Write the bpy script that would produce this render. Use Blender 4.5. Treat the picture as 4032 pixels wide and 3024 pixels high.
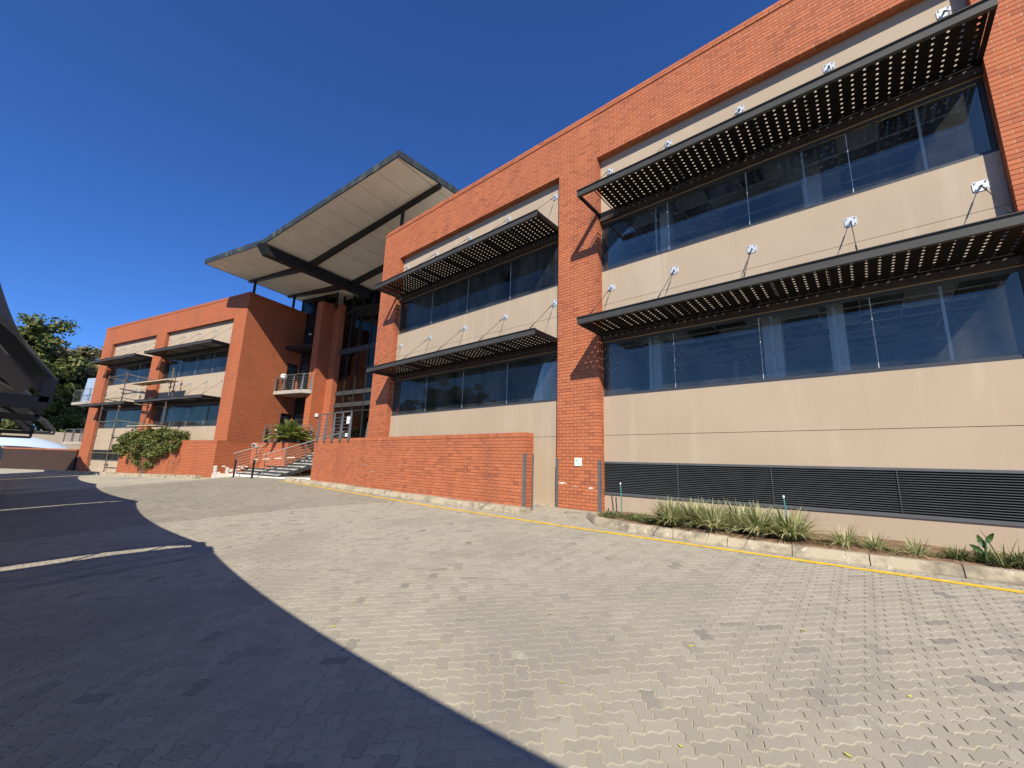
import bpy, math, random
import numpy as np
from mathutils import Matrix, Vector
random.seed(7); RNG = np.random.default_rng(7)
R = math.radians
for o in list(bpy.data.objects): bpy.data.objects.remove(o)
SC = bpy.context.scene
COL = SC.collection

# ------------------------------------------------------------------ camera
YAW, PITCH, ROLL, FPX = 0.7125, 0.1928, 0.0308, 1615.0
CAM = np.array([0.0, -9.11, 0.0])
def cam_axes():
    cy, sy, cp, sp = math.cos(YAW), math.sin(YAW), math.cos(PITCH), math.sin(PITCH)
    f = np.array([-sy*cp, cy*cp, sp]); r = np.array([cy, sy, 0]); u = np.cross(r, f)
    cr, sr = math.cos(ROLL), math.sin(ROLL)
    return cr*r+sr*u, -sr*r+cr*u, f
CR, CU, CF = cam_axes()
cd = bpy.data.cameras.new('camera'); cam = bpy.data.objects.new('camera', cd); COL.objects.link(cam)
cam.matrix_world = Matrix(((CR[0], CU[0], -CF[0], CAM[0]), (CR[1], CU[1], -CF[1], CAM[1]), (CR[2], CU[2], -CF[2], CAM[2]), (0, 0, 0, 1)))
cd.sensor_width = 36; cd.lens = FPX/4032*36; cd.clip_start = 0.05; cd.clip_end = 3000
SC.camera = cam
def in_view(P, margin=0.15):
    d = np.asarray(P, float)-CAM; z = d@CF
    x = (d@CR)/np.maximum(z, 1e-6); y = (d@CU)/np.maximum(z, 1e-6)
    return (z > 0.3) & (abs(x) < 1.249*(1+margin)) & (abs(y) < 0.936*(1+margin))
# ------------------------------------------------------------------ sky, sun, exposure
SUN = np.array([.489, -.601, .632]); SUN /= np.linalg.norm(SUN)
world = bpy.data.worlds.new('World'); SC.world = world; world.use_nodes = True
nt = world.node_tree; bg = nt.nodes['Background']
sky = nt.nodes.new('ShaderNodeTexSky'); sky.sky_type = 'NISHITA'; sky.sun_disc = False
sky.sun_elevation = math.asin(SUN[2]); sky.sun_rotation = math.atan2(SUN[0], SUN[1])
sky.altitude = 1500; sky.air_density = 1.0; sky.dust_density = 0.25; sky.ozone_density = 3.0
tint = nt.nodes.new('ShaderNodeMix'); tint.data_type = 'RGBA'; tint.blend_type = 'MULTIPLY'; tint.inputs[0].default_value = 1; tint.inputs[7].default_value = (.47, .87, 1.52, 1)
nt.links.new(sky.outputs[0], tint.inputs[6]); nt.links.new(tint.outputs[2], bg.inputs[0]); bg.inputs[1].default_value = 0.080
sl = bpy.data.lights.new('sun', 'SUN'); sl.energy = 5.0; sl.angle = R(0.53); sl.color = (1.0, 0.94, 0.78)
so = bpy.data.objects.new('sun', sl); COL.objects.link(so)
so.rotation_euler = Vector((-SUN[0], -SUN[1], -SUN[2])).to_track_quat('-Z', 'Y').to_euler(); so.location = (20, -30, 40)
vs = SC.view_settings; vs.view_transform = 'Standard'; vs.look = 'None'; vs.gamma = 1; vs.exposure = 0.46
vs.use_curve_mapping = False

# ------------------------------------------------------------------ materials
MATS = {}
def new_mat(name):
    m = bpy.data.materials.new(name); m.use_nodes = True; MATS[name] = m
    return m, m.node_tree, m.node_tree.nodes['Principled BSDF']
def N(nt, t, **kw):
    n = nt.nodes.new(t)
    for k, v in kw.items():
        if k in n.inputs: n.inputs[k].default_value = v
        else: setattr(n, k, v)
    return n
def mixc(nt, fac, a, b, mode='MIX'):
    m = nt.nodes.new('ShaderNodeMix'); m.data_type = 'RGBA'; m.blend_type = mode
    for sock, v in ((m.inputs[0], fac), (m.inputs[6], a), (m.inputs[7], b)):
        if hasattr(v, 'is_output'): nt.links.new(v, sock)
        elif isinstance(v, (int, float)): sock.default_value = v
        else: sock.default_value = (*v, 1) if len(v) == 3 else v
    return m.outputs[2]
def ramp(nt, src, p0, p1, c0=(0, 0, 0), c1=(1, 1, 1)):
    r = nt.nodes.new('ShaderNodeValToRGB'); e = r.color_ramp.elements
    e[0].position = p0; e[1].position = p1; e[0].color = (*c0, 1); e[1].color = (*c1, 1)
    nt.links.new(src, r.inputs[0]); return r.outputs[0]
def coords(nt, scale=(1, 1, 1), which='Object'):
    tc = nt.nodes.new('ShaderNodeTexCoord'); mp = nt.nodes.new('ShaderNodeMapping'); mp.inputs['Scale'].default_value = scale
    nt.links.new(tc.outputs[which], mp.inputs[0]); return mp.outputs[0]
def worldpos(nt, scale=(1, 1, 1)):
    g = nt.nodes.new('ShaderNodeNewGeometry'); mp = nt.nodes.new('ShaderNodeMapping'); mp.inputs['Scale'].default_value = scale
    nt.links.new(g.outputs['Position'], mp.inputs[0]); return mp.outputs[0]
def noise(nt, vec, scale, detail=4, rough=.55):
    n = N(nt, 'ShaderNodeTexNoise', Scale=scale, Detail=detail, Roughness=rough); nt.links.new(vec, n.inputs['Vector']); return n.outputs['Fac']
def bump(nt, bs, h, strength=.3, dist=.01):
    b = N(nt, 'ShaderNodeBump', Strength=strength, Distance=dist); nt.links.new(h, b.inputs['Height']); nt.links.new(b.outputs[0], bs.inputs['Normal'])
def simple(name, col, rough=.6, metal=0, var=.15, scale=6, bmp=0, bscale=60, spec=.5):
    m, nt, bs = new_mat(name); bs.inputs['Roughness'].default_value = rough; bs.inputs['Metallic'].default_value = metal
    bs.inputs['Specular IOR Level'].default_value = spec
    v = worldpos(nt); n = noise(nt, v, scale)
    lo = tuple(c*(1-var) for c in col); hi = tuple(min(1, c*(1+var)) for c in col)
    nt.links.new(ramp(nt, n, .3, .7, lo, hi), bs.inputs['Base Color'])
    if bmp: bump(nt, bs, noise(nt, v, bscale, 3), bmp, .004)
    return m
def rnd(nt):
    g = nt.nodes.new('ShaderNodeNewGeometry'); oi = nt.nodes.new('ShaderNodeObjectInfo')
    a = N(nt, 'ShaderNodeMath', operation='ADD'); nt.links.new(g.outputs['Random Per Island'], a.inputs[0]); nt.links.new(oi.outputs['Random'], a.inputs[1])
    f = N(nt, 'ShaderNodeMath', operation='FRACT'); nt.links.new(a.outputs[0], f.inputs[0]); return f.outputs[0]

def ramp_n(nt, src, stops):
    r = nt.nodes.new('ShaderNodeValToRGB'); e = r.color_ramp.elements
    while len(e) < len(stops): e.new(0.5)
    for el, (p, c) in zip(e, stops): el.position = p; el.color = (*c, 1)
    nt.links.new(src, r.inputs[0]); return r.outputs[0]
# fired brick pieces
m, nt, bs = new_mat('brick'); bs.inputs['Roughness'].default_value = .85
c = ramp_n(nt, rnd(nt), [(0, (.28, .072, .028)), (.2, (.39, .105, .038)), (.55, (.44, .122, .044)), (.85, (.48, .145, .056)), (1, (.31, .082, .034))])
v = worldpos(nt); c = mixc(nt, ramp(nt, noise(nt, v, 1.3), .42, .72), c, (.40, .112, .042)); c = mixc(nt, .18, c, ramp(nt, noise(nt, v, 90, 2), .3, .7, (.25, .06, .03), (.62, .25, .15)))
c = mixc(nt, ramp(nt, noise(nt, worldpos(nt, (1, 1, .22)), 1.1, 4), .52, .74), c, mixc(nt, .45, c, (.22, .065, .035))); c = mixc(nt, ramp(nt, noise(nt, v, 4.5, 5, .7), .68, .78), c, mixc(nt, .4, c, (.60, .36, .25)))
nt.links.new(c, bs.inputs['Base Color']); bump(nt, bs, noise(nt, v, 120, 3), .35, .004)
simple('mortar', (.56, .37, .24), .95, var=.2, scale=20, bmp=.3)
def brick_tex(name, c1=(.46, .122, .043), c2=(.55, .160, .060), mort_shade=(.17, .055, .028), st1=(.43, .112, .042), st2=(.26, .075, .038)):  # mortar colour darkened to carry the shadow of raked joints
    m, nt, bs = new_mat(name); bs.inputs['Roughness'].default_value = .88
    tc = nt.nodes.new('ShaderNodeTexCoord'); sp = nt.nodes.new('ShaderNodeSeparateXYZ'); cb = nt.nodes.new('ShaderNodeCombineXYZ')
    nt.links.new(tc.outputs['Object'], sp.inputs[0]); nt.links.new(sp.outputs[2], cb.inputs[1])
    sn = nt.nodes.new('ShaderNodeSeparateXYZ'); nt.links.new(tc.outputs['Normal'], sn.inputs[0]); ab = N(nt, 'ShaderNodeMath', operation='ABSOLUTE'); nt.links.new(sn.outputs[0], ab.inputs[0])
    gt = N(nt, 'ShaderNodeMath', operation='GREATER_THAN'); nt.links.new(ab.outputs[0], gt.inputs[0]); gt.inputs[1].default_value = .6; mxu = nt.nodes.new('ShaderNodeMix'); nt.links.new(gt.outputs[0], mxu.inputs[0]); nt.links.new(sp.outputs[0], mxu.inputs[2]); nt.links.new(sp.outputs[1], mxu.inputs[3]); nt.links.new(mxu.outputs[0], cb.inputs[0])
    b = N(nt, 'ShaderNodeTexBrick', Scale=1.0); b.inputs['Brick Width'].default_value = .232; b.inputs['Row Height'].default_value = .085
    b.inputs['Mortar Size'].default_value = .015; b.inputs['Mortar Smooth'].default_value = .1; b.inputs['Bias'].default_value = 0
    b.inputs['Color1'].default_value = (*c1, 1); b.inputs['Color2'].default_value = (*c2, 1); b.inputs['Mortar'].default_value = (*mort_shade, 1)
    nt.links.new(cb.outputs[0], b.inputs['Vector'])
    c = mixc(nt, ramp(nt, noise(nt, tc.outputs['Object'], .9), .42, .7), b.outputs['Color'], st1); c = mixc(nt, .75, b.outputs['Color'], c); c = mixc(nt, ramp(nt, noise(nt, worldpos(nt, (1, 1, .22)), .9, 4), .52, .74), c, mixc(nt, .45, c, st2))
    nt.links.new(c, bs.inputs['Base Color'])
    inv = N(nt, 'ShaderNodeMath', operation='SUBTRACT'); inv.inputs[0].default_value = 1; nt.links.new(b.outputs['Fac'], inv.inputs[1])
    bump(nt, bs, inv.outputs[0], .9, .012); return m
brick_tex('brick_x'); brick_tex('brick_y'); brick_tex('brick_shade', (.040, .016, .010), (.06, .024, .014), (.03, .013, .009), (.045, .018, .011), (.03, .012, .008))  # last one: brick darkened so the boundary wall's shade is in its colour
# painted plaster
m, nt, bs = new_mat('plaster'); bs.inputs['Roughness'].default_value = .9
v = worldpos(nt); vs_ = worldpos(nt, (1, 1, .12)); c = mixc(nt, ramp(nt, noise(nt, v, .6), .35, .7), (.42, .325, .236), (.38, .293, .212))
c = mixc(nt, ramp(nt, noise(nt, vs_, 2.2, 4), .56, .75), c, (.45, .365, .28)); c = mixc(nt, ramp(nt, noise(nt, worldpos(nt, (1, 1, .07)), 5.5, 5), .60, .80), c, (.36, .28, .205)); c = mixc(nt, .12, c, ramp(nt, noise(nt, v, 45, 3), .3, .7, (.30, .225, .16), (.52, .41, .30))); nt.links.new(c, bs.inputs['Base Color']); bump(nt, bs, noise(nt, v, 140, 2), .25, .003)
simple('dark_joint', (.10, .08, .06), .9)
simple('steel', (.020, .019, .020), .55, var=.25, scale=3, spec=.25)
simple('sunshade_black', (.010, .009, .009), .7, var=.2, scale=3, spec=.1)
simple('steel_face', (.052, .051, .050), .6, var=.12, scale=3, spec=.25)
simple('brown_steel', (.035, .022, .016), .7, var=.3, scale=4)
simple('window_frame', (.045, .047, .052), .35, var=.1, scale=3)
simple('grey_steel', (.15, .15, .15), .45, metal=.3, var=.15, scale=8)
simple('galvanised', (.62, .64, .66), .32, metal=.25, var=.1, scale=12)
simple('bolt', (.05, .05, .05), .5, metal=.6)
simple('louvre_paint', (.085, .09, .095), .45, var=.1, scale=4)
simple('soffit', (.72, .68, .60), .85, var=.06, scale=1.2)
simple('concrete', (.36, .33, .28), .9, var=.2, scale=3, bmp=.3)
simple('room_wall', (.62, .62, .59), .9, var=.05)
simple('room_floor', (.30, .28, .25), .8, var=.2, scale=2)
simple('ceiling_void', (.02, .02, .02), .95)
simple('ceiling_tile', (.70, .70, .66), .9, var=.08)
simple('white_paint', (.78, .76, .72), .7, var=.08, scale=5); simple('step_paint', (.52, .50, .46), .8, var=.15, scale=5)
simple('tube_yellow', (.22, .19, .12), .5, metal=.4, var=.35, scale=9)
simple('tube_rust', (.16, .105, .08), .6, metal=.3, var=.4, scale=9)
simple('timber', (.50, .40, .26), .85, var=.2, scale=8)
simple('copper_leg', (.42, .20, .11), .4, metal=.4)
simple('soil', (.20, .115, .065), .95, var=.4, scale=7, bmp=.8, bscale=30)
simple('earth', (.22, .19, .15), .95, var=.2, scale=.5)
simple('bark', (.12, .09, .065), .9, var=.3, scale=12, bmp=.6, bscale=25)
simple('far_wall', (.42, .34, .26), .9, var=.08, scale=.7)
simple('green_stake', (.05, .20, .17), .5); simple('black_plastic', (.02, .02, .02), .4)
simple('terracotta_red', (.45, .03, .03), .4); simple('clear_plastic', (.45, .45, .45), .2)
simple('leaf_litter', (.55, .50, .08), .7, var=.3, scale=40)
simple('sign_white', (.82, .84, .80), .4, var=.03); simple('sign_green', (.22, .55, .34), .45, var=.1); simple('sign_pale', (.55, .78, .70), .45)
simple('manhole', (.26, .23, .18), .8, var=.3, scale=20)
simple('yellow_paint', (.66, .42, .025), .75, var=.22, scale=10, bmp=.3, bscale=40)
simple('white_line', (.58, .57, .54), .8, var=.2, scale=8)
simple('carport_steel', (.028, .026, .026), .5, var=.2)
# weathered fascia
m, nt, bs = new_mat('fascia'); bs.inputs['Roughness'].default_value = .55; bs.inputs['Metallic'].default_value = .2
v = worldpos(nt, (1, 1, .15)); c = mixc(nt, ramp(nt, noise(nt, v, 3.2, 4), .52, .68), (.034, .042, .044), (.085, .098, .08)); c = mixc(nt, ramp(nt, noise(nt, worldpos(nt), .7, 2), .62, .72), c, (.17, .15, .07)); nt.links.new(c, bs.inputs['Base Color'])
# kerb concrete
m, nt, bs = new_mat('kerb'); bs.inputs['Roughness'].default_value = .92
v = worldpos(nt); c = mixc(nt, rnd(nt), (.35, .285, .20), (.42, .35, .25)); c = mixc(nt, ramp(nt, noise(nt, v, 3.5, 6, .65), .46, .62), c, (.20, .165, .12)); c = mixc(nt, ramp(nt, noise(nt, v, 11, 4), .63, .70), c, (.55, .50, .41))
nt.links.new(c, bs.inputs['Base Color']); bump(nt, bs, noise(nt, v, 25, 5), .6, .012)
# pavers
def paver_mat():
    m, nt, bs = new_mat('paver'); bs.inputs['Roughness'].default_value = .92
    c = ramp_n(nt, rnd(nt), [(0, (.265, .234, .180)), (.25, (.312, .276, .214)), (.6, (.338, .299, .232)), (.90, (.358, .318, .248)), (.955, (.262, .234, .188)), (.985, (.19, .172, .144)), (1, (.14, .128, .11))])
    v = worldpos(nt); c = mixc(nt, ramp(nt, noise(nt, v, .55, 5, .6), .50, .66), c, (.24, .214, .174)); c = mixc(nt, ramp(nt, noise(nt, v, 1.9, 6, .7), .66, .74), c, (.43, .40, .31)); c = mixc(nt, ramp(nt, noise(nt, v, 5.5, 5, .7), .60, .70), c, mixc(nt, .5, c, (.10, .095, .085)))
    c = mixc(nt, .35, c, ramp(nt, noise(nt, v, 220, 2), .3, .7, (.22, .197, .158), (.46, .415, .345))); nt.links.new(c, bs.inputs['Base Color']); bump(nt, bs, noise(nt, v, 160, 3), .3, .004)
paver_mat()
m, nt, bs = new_mat('paving_sand'); bs.inputs['Roughness'].default_value = .95
v = worldpos(nt); c = mixc(nt, ramp(nt, noise(nt, v, 1.4, 4), .35, .65), (.53, .465, .325), (.41, .36, .25)); nt.links.new(c, bs.inputs['Base Color'])
m, nt, bs = new_mat('paving_far'); bs.inputs['Roughness'].default_value = .93
v = worldpos(nt); vo = N(nt, 'ShaderNodeTexVoronoi', Scale=6.0); nt.links.new(v, vo.inputs['Vector'])
c = mixc(nt, ramp(nt, vo.outputs['Color'], .2, .9), (.42, .374, .292), (.35, .312, .245)); c = mixc(nt, ramp(nt, noise(nt, v, .5, 5), .5, .66), c, (.30, .275, .235)); nt.links.new(c, bs.inputs['Base Color'])
# glass: clear pane, fresnel mirror of the sky over a see-through body
def glass_mat(name, tint, ior=1.75, dust=(.008, .11)):
    m, nt, bs = new_mat(name); nt.nodes.remove(bs); out = nt.nodes['Material Output']
    t = N(nt, 'ShaderNodeBsdfTransparent'); t.inputs[0].default_value = (*tint, 1); g = N(nt, 'ShaderNodeBsdfGlossy', Roughness=.005); g.inputs[0].default_value = (.92, .86, .70, 1)
    fr = N(nt, 'ShaderNodeFresnel', IOR=ior); mx = nt.nodes.new('ShaderNodeMixShader')
    nt.links.new(fr.outputs[0], mx.inputs[0]); nt.links.new(t.outputs[0], mx.inputs[1]); nt.links.new(g.outputs[0], mx.inputs[2])
    d = N(nt, 'ShaderNodeBsdfDiffuse'); d.inputs[0].default_value = (.45, .46, .46, 1); m2 = nt.nodes.new('ShaderNodeMixShader')
    mr = N(nt, 'ShaderNodeMapRange'); mr.inputs[1].default_value = .35; mr.inputs[2].default_value = .75; mr.inputs[3].default_value = dust[0]; mr.inputs[4].default_value = dust[1]
    nt.links.new(noise(nt, worldpos(nt, (1, 1, .35)), 1.6, 5), mr.inputs[0])
    nt.links.new(mr.outputs[0], m2.inputs[0]); nt.links.new(mx.outputs[0], m2.inputs[1]); nt.links.new(d.outputs[0], m2.inputs[2]); nt.links.new(m2.outputs[0], out.inputs[0])
glass_mat('glass', (.94, .96, .96), 1.6, (.008, .09)); glass_mat('glass_clear', (.95, .97, .98), 1.4, (.0, .01))
simple('silicone', (.55, .57, .58), .5)
# shade-net sail: woven net lets a little light through
m, nt, bs = new_mat('shade_net'); out = nt.nodes['Material Output']; bs.inputs['Base Color'].default_value = (.15, .145, .135, 1); bs.inputs['Roughness'].default_value = .9
tr = N(nt, 'ShaderNodeBsdfTransparent'); tl = N(nt, 'ShaderNodeBsdfTranslucent'); tl.inputs[0].default_value = (.13, .125, .115, 1)
m1 = nt.nodes.new('ShaderNodeMixShader'); m1.inputs[0].default_value = .35; nt.links.new(bs.outputs[0], m1.inputs[1]); nt.links.new(tl.outputs[0], m1.inputs[2])
m2 = nt.nodes.new('ShaderNodeMixShader'); m2.inputs[0].default_value = .026; nt.links.new(m1.outputs[0], m2.inputs[1]); nt.links.new(tr.outputs[0], m2.inputs[2]); nt.links.new(m2.outputs[0], out.inputs[0])
simple('pale_sail', (.50, .58, .66), .8, var=.05); simple('screen_net', (.30, .38, .50), .6, var=.1)
def leaf_mat(name, stops, trans=.25):
    m, nt, bs = new_mat(name); out = nt.nodes['Material Output']; bs.inputs['Roughness'].default_value = .55; bs.inputs['Specular IOR Level'].default_value = .3
    g = nt.nodes.new('ShaderNodeNewGeometry'); c = ramp_n(nt, g.outputs['Random Per Island'], stops)
    c = mixc(nt, ramp(nt, noise(nt, worldpos(nt), .8, 3), .35, .7), c, mixc(nt, .35, c, (.02, .03, .012)))
    nt.links.new(c, bs.inputs['Base Color']); tl = nt.nodes.new('ShaderNodeBsdfTranslucent'); nt.links.new(c, tl.inputs[0])
    mx = nt.nodes.new('ShaderNodeMixShader'); mx.inputs[0].default_value = trans; nt.links.new(bs.outputs[0], mx.inputs[1]); nt.links.new(tl.outputs[0], mx.inputs[2]); nt.links.new(mx.outputs[0], out.inputs[0])
leaf_mat('leaf_tree', [(0, (.07, .095, .025)), (.5, (.125, .155, .04)), (.85, (.20, .21, .06)), (1, (.27, .23, .09))])
leaf_mat('leaf_olive', [(0, (.14, .125, .05)), (.5, (.22, .19, .08)), (.85, (.30, .25, .12)), (1, (.36, .30, .16))])
leaf_mat('leaf_bush', [(0, (.06, .085, .02)), (.45, (.12, .155, .035)), (.8, (.21, .23, .06)), (1, (.32, .28, .12))])
leaf_mat('leaf_cycad', [(0, (.14, .19, .035)), (.6, (.28, .34, .075)), (1, (.52, .52, .18))], .3)
leaf_mat('leaf_tuft', [(0, (.16, .20, .06)), (.25, (.30, .34, .12)), (.5, (.56, .56, .28)), (.85, (.80, .77, .48)), (1, (.58, .46, .24))], .45)
leaf_mat('leaf_low', [(0, (.06, .09, .025)), (.5, (.11, .14, .045)), (1, (.24, .24, .10))], .2)
simple('leaf_dark', (.04, .085, .02), .5, var=.3, scale=30)

# ------------------------------------------------------------------ mesh helpers
class MB:
    def __init__(s): s.v = []; s.f = []
    def add(s, vs, fs):
        b = len(s.v); s.v += [tuple(map(float, p)) for p in vs]; s.f += [tuple(b+i for i in f) for f in fs]; return s
    def box(s, x0, y0, z0, x1, y1, z1):
        return s.add([(x0, y0, z0), (x1, y0, z0), (x1, y1, z0), (x0, y1, z0), (x0, y0, z1), (x1, y0, z1), (x1, y1, z1), (x0, y1, z1)],
                     [(0, 3, 2, 1), (4, 5, 6, 7), (0, 1, 5, 4), (1, 2, 6, 5), (2, 3, 7, 6), (3, 0, 4, 7)])
    def hexa(s, lo, hi):   # lo, hi: four points each, same order
        return s.add(list(lo)+list(hi), [(3, 2, 1, 0), (4, 5, 6, 7), (0, 1, 5, 4), (1, 2, 6, 5), (2, 3, 7, 6), (3, 0, 4, 7)])
    def beam(s, p, q, w, h, up=(0, 0, 1)):
        p, q = np.array(p, float), np.array(q, float); d = q-p; d /= np.linalg.norm(d); up = np.array(up, float)
        if abs(d@up) > .98: up = np.array([0, 1., 0])
        r = np.cross(d, up); r /= np.linalg.norm(r); t = np.cross(r, d)
        f = lambda c: [c-r*w/2-t*h/2, c+r*w/2-t*h/2, c+r*w/2+t*h/2, c-r*w/2+t*h/2]
        return s.hexa(f(p), f(q))
    def tube(s, pts, rad, n=8, cap=True):
        pts = [np.array(p, float) for p in pts]; rings = []; rads = rad if hasattr(rad, '__len__') else [rad]*len(pts)
        for i, p in enumerate(pts):
            d = pts[min(i+1, len(pts)-1)]-pts[max(i-1, 0)]; d /= np.linalg.norm(d)+1e-9
            a = np.array([0, 0, 1.]) if abs(d[2]) < .9 else np.array([1., 0, 0])
            r = np.cross(d, a); r /= np.linalg.norm(r); t = np.cross(r, d)
            rings.append([p+rads[i]*(math.cos(2*math.pi*k/n)*r+math.sin(2*math.pi*k/n)*t) for k in range(n)])
        fs = []
        for i in range(len(pts)-1):
            for k in range(n): fs.append((i*n+k, i*n+(k+1) % n, (i+1)*n+(k+1) % n, (i+1)*n+k))
        if cap: fs.append(tuple(range(n-1, -1, -1))); fs.append(tuple((len(pts)-1)*n+k for k in range(n)))
        return s.add([v for r in rings for v in r], fs)
    def lathe(s, c, prof, n=16):
        c = np.array(c, float); vs = []; fs = []
        for r, z in prof: vs += [c+np.array([r*math.cos(2*math.pi*k/n), r*math.sin(2*math.pi*k/n), z]) for k in range(n)]
        for i in range(len(prof)-1):
            for k in range(n): fs.append((i*n+k, i*n+(k+1) % n, (i+1)*n+(k+1) % n, (i+1)*n+k))
        fs.append(tuple(range(n-1, -1, -1))); fs.append(tuple((len(prof)-1)*n+k for k in range(n)))
        return s.add(vs, fs)
    def prism(s, poly, z0, z1):
        n = len(poly); return s.add([(x, y, z0) for x, y in poly]+[(x, y, z1) for x, y in poly], [tuple(range(n-1, -1, -1)), tuple(range(n, 2*n))]+[(i, (i+1) % n, n+(i+1) % n, n+i) for i in range(n)])
    def mesh(s, name, mat, smooth=False):
        me = bpy.data.meshes.new(name); me.from_pydata(s.v, [], s.f); me.materials.append(MATS[mat])
        if smooth: me.polygons.foreach_set('use_smooth', [True]*len(me.polygons))
        me.update(); return me
    def build(s, name, mat, parent=None, smooth=False, **kw): return link(name, s.mesh(name, mat, smooth), parent, **kw)
BASE = {}
def link(name, me, parent=None, kind=None, label=None, cat=None, group=None, loc=None, rot=None):
    o = bpy.data.objects.new(name, me); COL.objects.link(o)
    if parent is not None:
        o.parent = parent
        if parent.name in BASE: o.matrix_parent_inverse = Matrix.Translation(-BASE[parent.name])
    if loc is not None: o.location = loc
    if rot is not None: o.rotation_euler = rot
    if kind: o['kind'] = kind
    if label: o['label'] = label
    if cat: o['category'] = cat
    if group: o['group'] = group
    return o
I4 = Matrix.Identity(4)
def thing(name, label, cat, base=(0, 0, 0), F=I4, group=None):
    e = bpy.data.objects.new(name, None); COL.objects.link(e); e.empty_display_size = .3
    e.matrix_world = F @ Matrix.Translation(base); BASE[e.name] = Vector(base)
    e['label'] = label; e['category'] = cat
    if group: e['group'] = group
    return e
def np_mesh(name, V, F, mat, smooth=False):
    """V (n,3), F (m,k) constant-size faces"""
    me = bpy.data.meshes.new(name); V = np.asarray(V, np.float32); F = np.asarray(F, np.int32); k = F.shape[1]
    me.vertices.add(len(V)); me.vertices.foreach_set('co', V.ravel()); me.loops.add(F.size); me.loops.foreach_set('vertex_index', F.ravel())
    me.polygons.add(len(F)); me.polygons.foreach_set('loop_start', np.arange(0, F.size, k, dtype=np.int32)); me.polygons.foreach_set('loop_total', np.full(len(F), k, np.int32))
    me.polygons.foreach_set('use_smooth', np.full(len(F), bool(smooth)))
    me.materials.append(MATS[mat]); me.update(calc_edges=True); me.validate(); return me
def boxes_mesh(name, B, mat):
    B = np.asarray(B, float); n = len(B); x0, y0, z0, x1, y1, z1 = B.T
    V = np.stack([np.stack(c, 1) for c in ((x0, y0, z0), (x1, y0, z0), (x1, y1, z0), (x0, y1, z0), (x0, y0, z1), (x1, y0, z1), (x1, y1, z1), (x0, y1, z1))], 1)
    f = np.array([(0, 3, 2, 1), (4, 5, 6, 7), (0, 1, 5, 4), (1, 2, 6, 5), (2, 3, 7, 6), (3, 0, 4, 7)])
    return np_mesh(name, V.reshape(-1, 3), (f[None]+8*np.arange(n)[:, None, None]).reshape(-1, 4), mat)
BOXC = {}
def box_piece(name, b, mat, parent):
    """one small box as its own object; alike sizes share mesh data"""
    x0, y0, z0, x1, y1, z1 = b; d = (round(x1-x0, 3), round(y1-y0, 3), round(z1-z0, 3)); k = (name, mat)+d
    if k not in BOXC:
        e = .003; m = MB(); a, bb, c = d[0]/2, d[1]/2, d[2]/2; m.box(-a, -bb, -c, a, bb, c); BOXC[k] = m.mesh(name, mat)
    return link(name, BOXC[k], parent, loc=((x0+x1)/2, (y0+y1)/2, (z0+z1)/2))

def sstep(a, b, x): t = np.clip((x-a)/(b-a), 0, 1); return t*t*(3-2*t)
def ground(x, y):
    x = np.asarray(x, float); y = np.asarray(y, float)
    return -1.06+.078*np.clip(y, -14, 2)+.10*np.exp(-((x+19)/6.5)**2)*sstep(-6, -2, y)
def gz(x, y): return float(ground(x, y))

# ------------------------------------------------------------------ ground and paving
xs = np.concatenate([np.linspace(-600, -70, 12), np.linspace(-60, 16, 77), np.linspace(30, 400, 8)]); ys = np.concatenate([np.linspace(-600, -30, 12), np.linspace(-24, 3, 55), np.linspace(10, 400, 8)])
GX, GY = np.meshgrid(xs, ys, indexing='ij'); V = np.stack([GX, GY, ground(GX, GY)-.035], -1).reshape(-1, 3); ny = len(ys)
ii, jj = np.meshgrid(np.arange(len(xs)-1), np.arange(ny-1), indexing='ij'); q = (ii*ny+jj).ravel(); F = np.stack([q, q+ny, q+ny+1, q+1], 1)
link('ground', np_mesh('ground', V, F, 'earth', True), kind='structure')
def sheet(name, x0, x1, y0, y1, dz, mat, nx, nyy):
    X, Y = np.meshgrid(np.linspace(x0, x1, nx), np.linspace(y0, y1, nyy), indexing='ij'); V = np.stack([X, Y, ground(X, Y)+dz], -1).reshape(-1, 3)
    a, b = np.meshgrid(np.arange(nx-1), np.arange(nyy-1), indexing='ij'); q = (a*nyy+b).ravel(); return np_mesh(name, V, np.stack([q, q+nyy, q+nyy+1, q+1], 1), mat, True)
PAVE = link('pavement', sheet('pavement', -26.0, 8, -15, .21, -.007, 'paving_sand', 69, 32), kind='structure')
link('parking_court', sheet('parking_court', -75, -26.0, -24, 3.4, 0, 'paving_far', 99, 55), kind='structure')
# interlocking zig-zag pavers laid herringbone at 45 degrees
U = .104; A = .13
def hedge(i, j): return [(i, j), (i+.28, j+A*.9), (i+.72, j-A*.9)]
def vedge(i, j): return [(i, j), (i-A*.9, j+.28), (i+A*.9, j+.72)]
def outline(h):
    def rev(e, end): return [end]+e[:0:-1]
    if h: return hedge(0, 0)+hedge(1, 0)+vedge(2, 0)+rev(hedge(1, 1), (2, 1))+rev(hedge(0, 1), (1, 1))+rev(vedge(0, 0), (0, 1))
    return hedge(0, 0)+vedge(1, 0)+vedge(1, 1)+rev(hedge(0, 2), (1, 2))+rev(vedge(0, 1), (0, 2))+rev(vedge(0, 0), (0, 1))
def inset(P, d):
    P = np.array(P, float); a = np.roll(P, 1, 0); b = np.roll(P, -1, 0); n1 = P-a; n2 = b-P
    n1 = np.stack([-n1[:, 1], n1[:, 0]], 1); n2 = np.stack([-n2[:, 1], n2[:, 0]], 1); n1 /= np.linalg.norm(n1, axis=1)[:, None]; n2 /= np.linalg.norm(n2, axis=1)[:, None]
    n = n1+n2; n /= np.maximum((n*n1).sum(1)[:, None], .35); n *= 1
    return P+n*d
PRO = {}
c45 = math.cos(R(45)); ROT = np.array([[c45, -c45], [c45, c45]])
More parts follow.
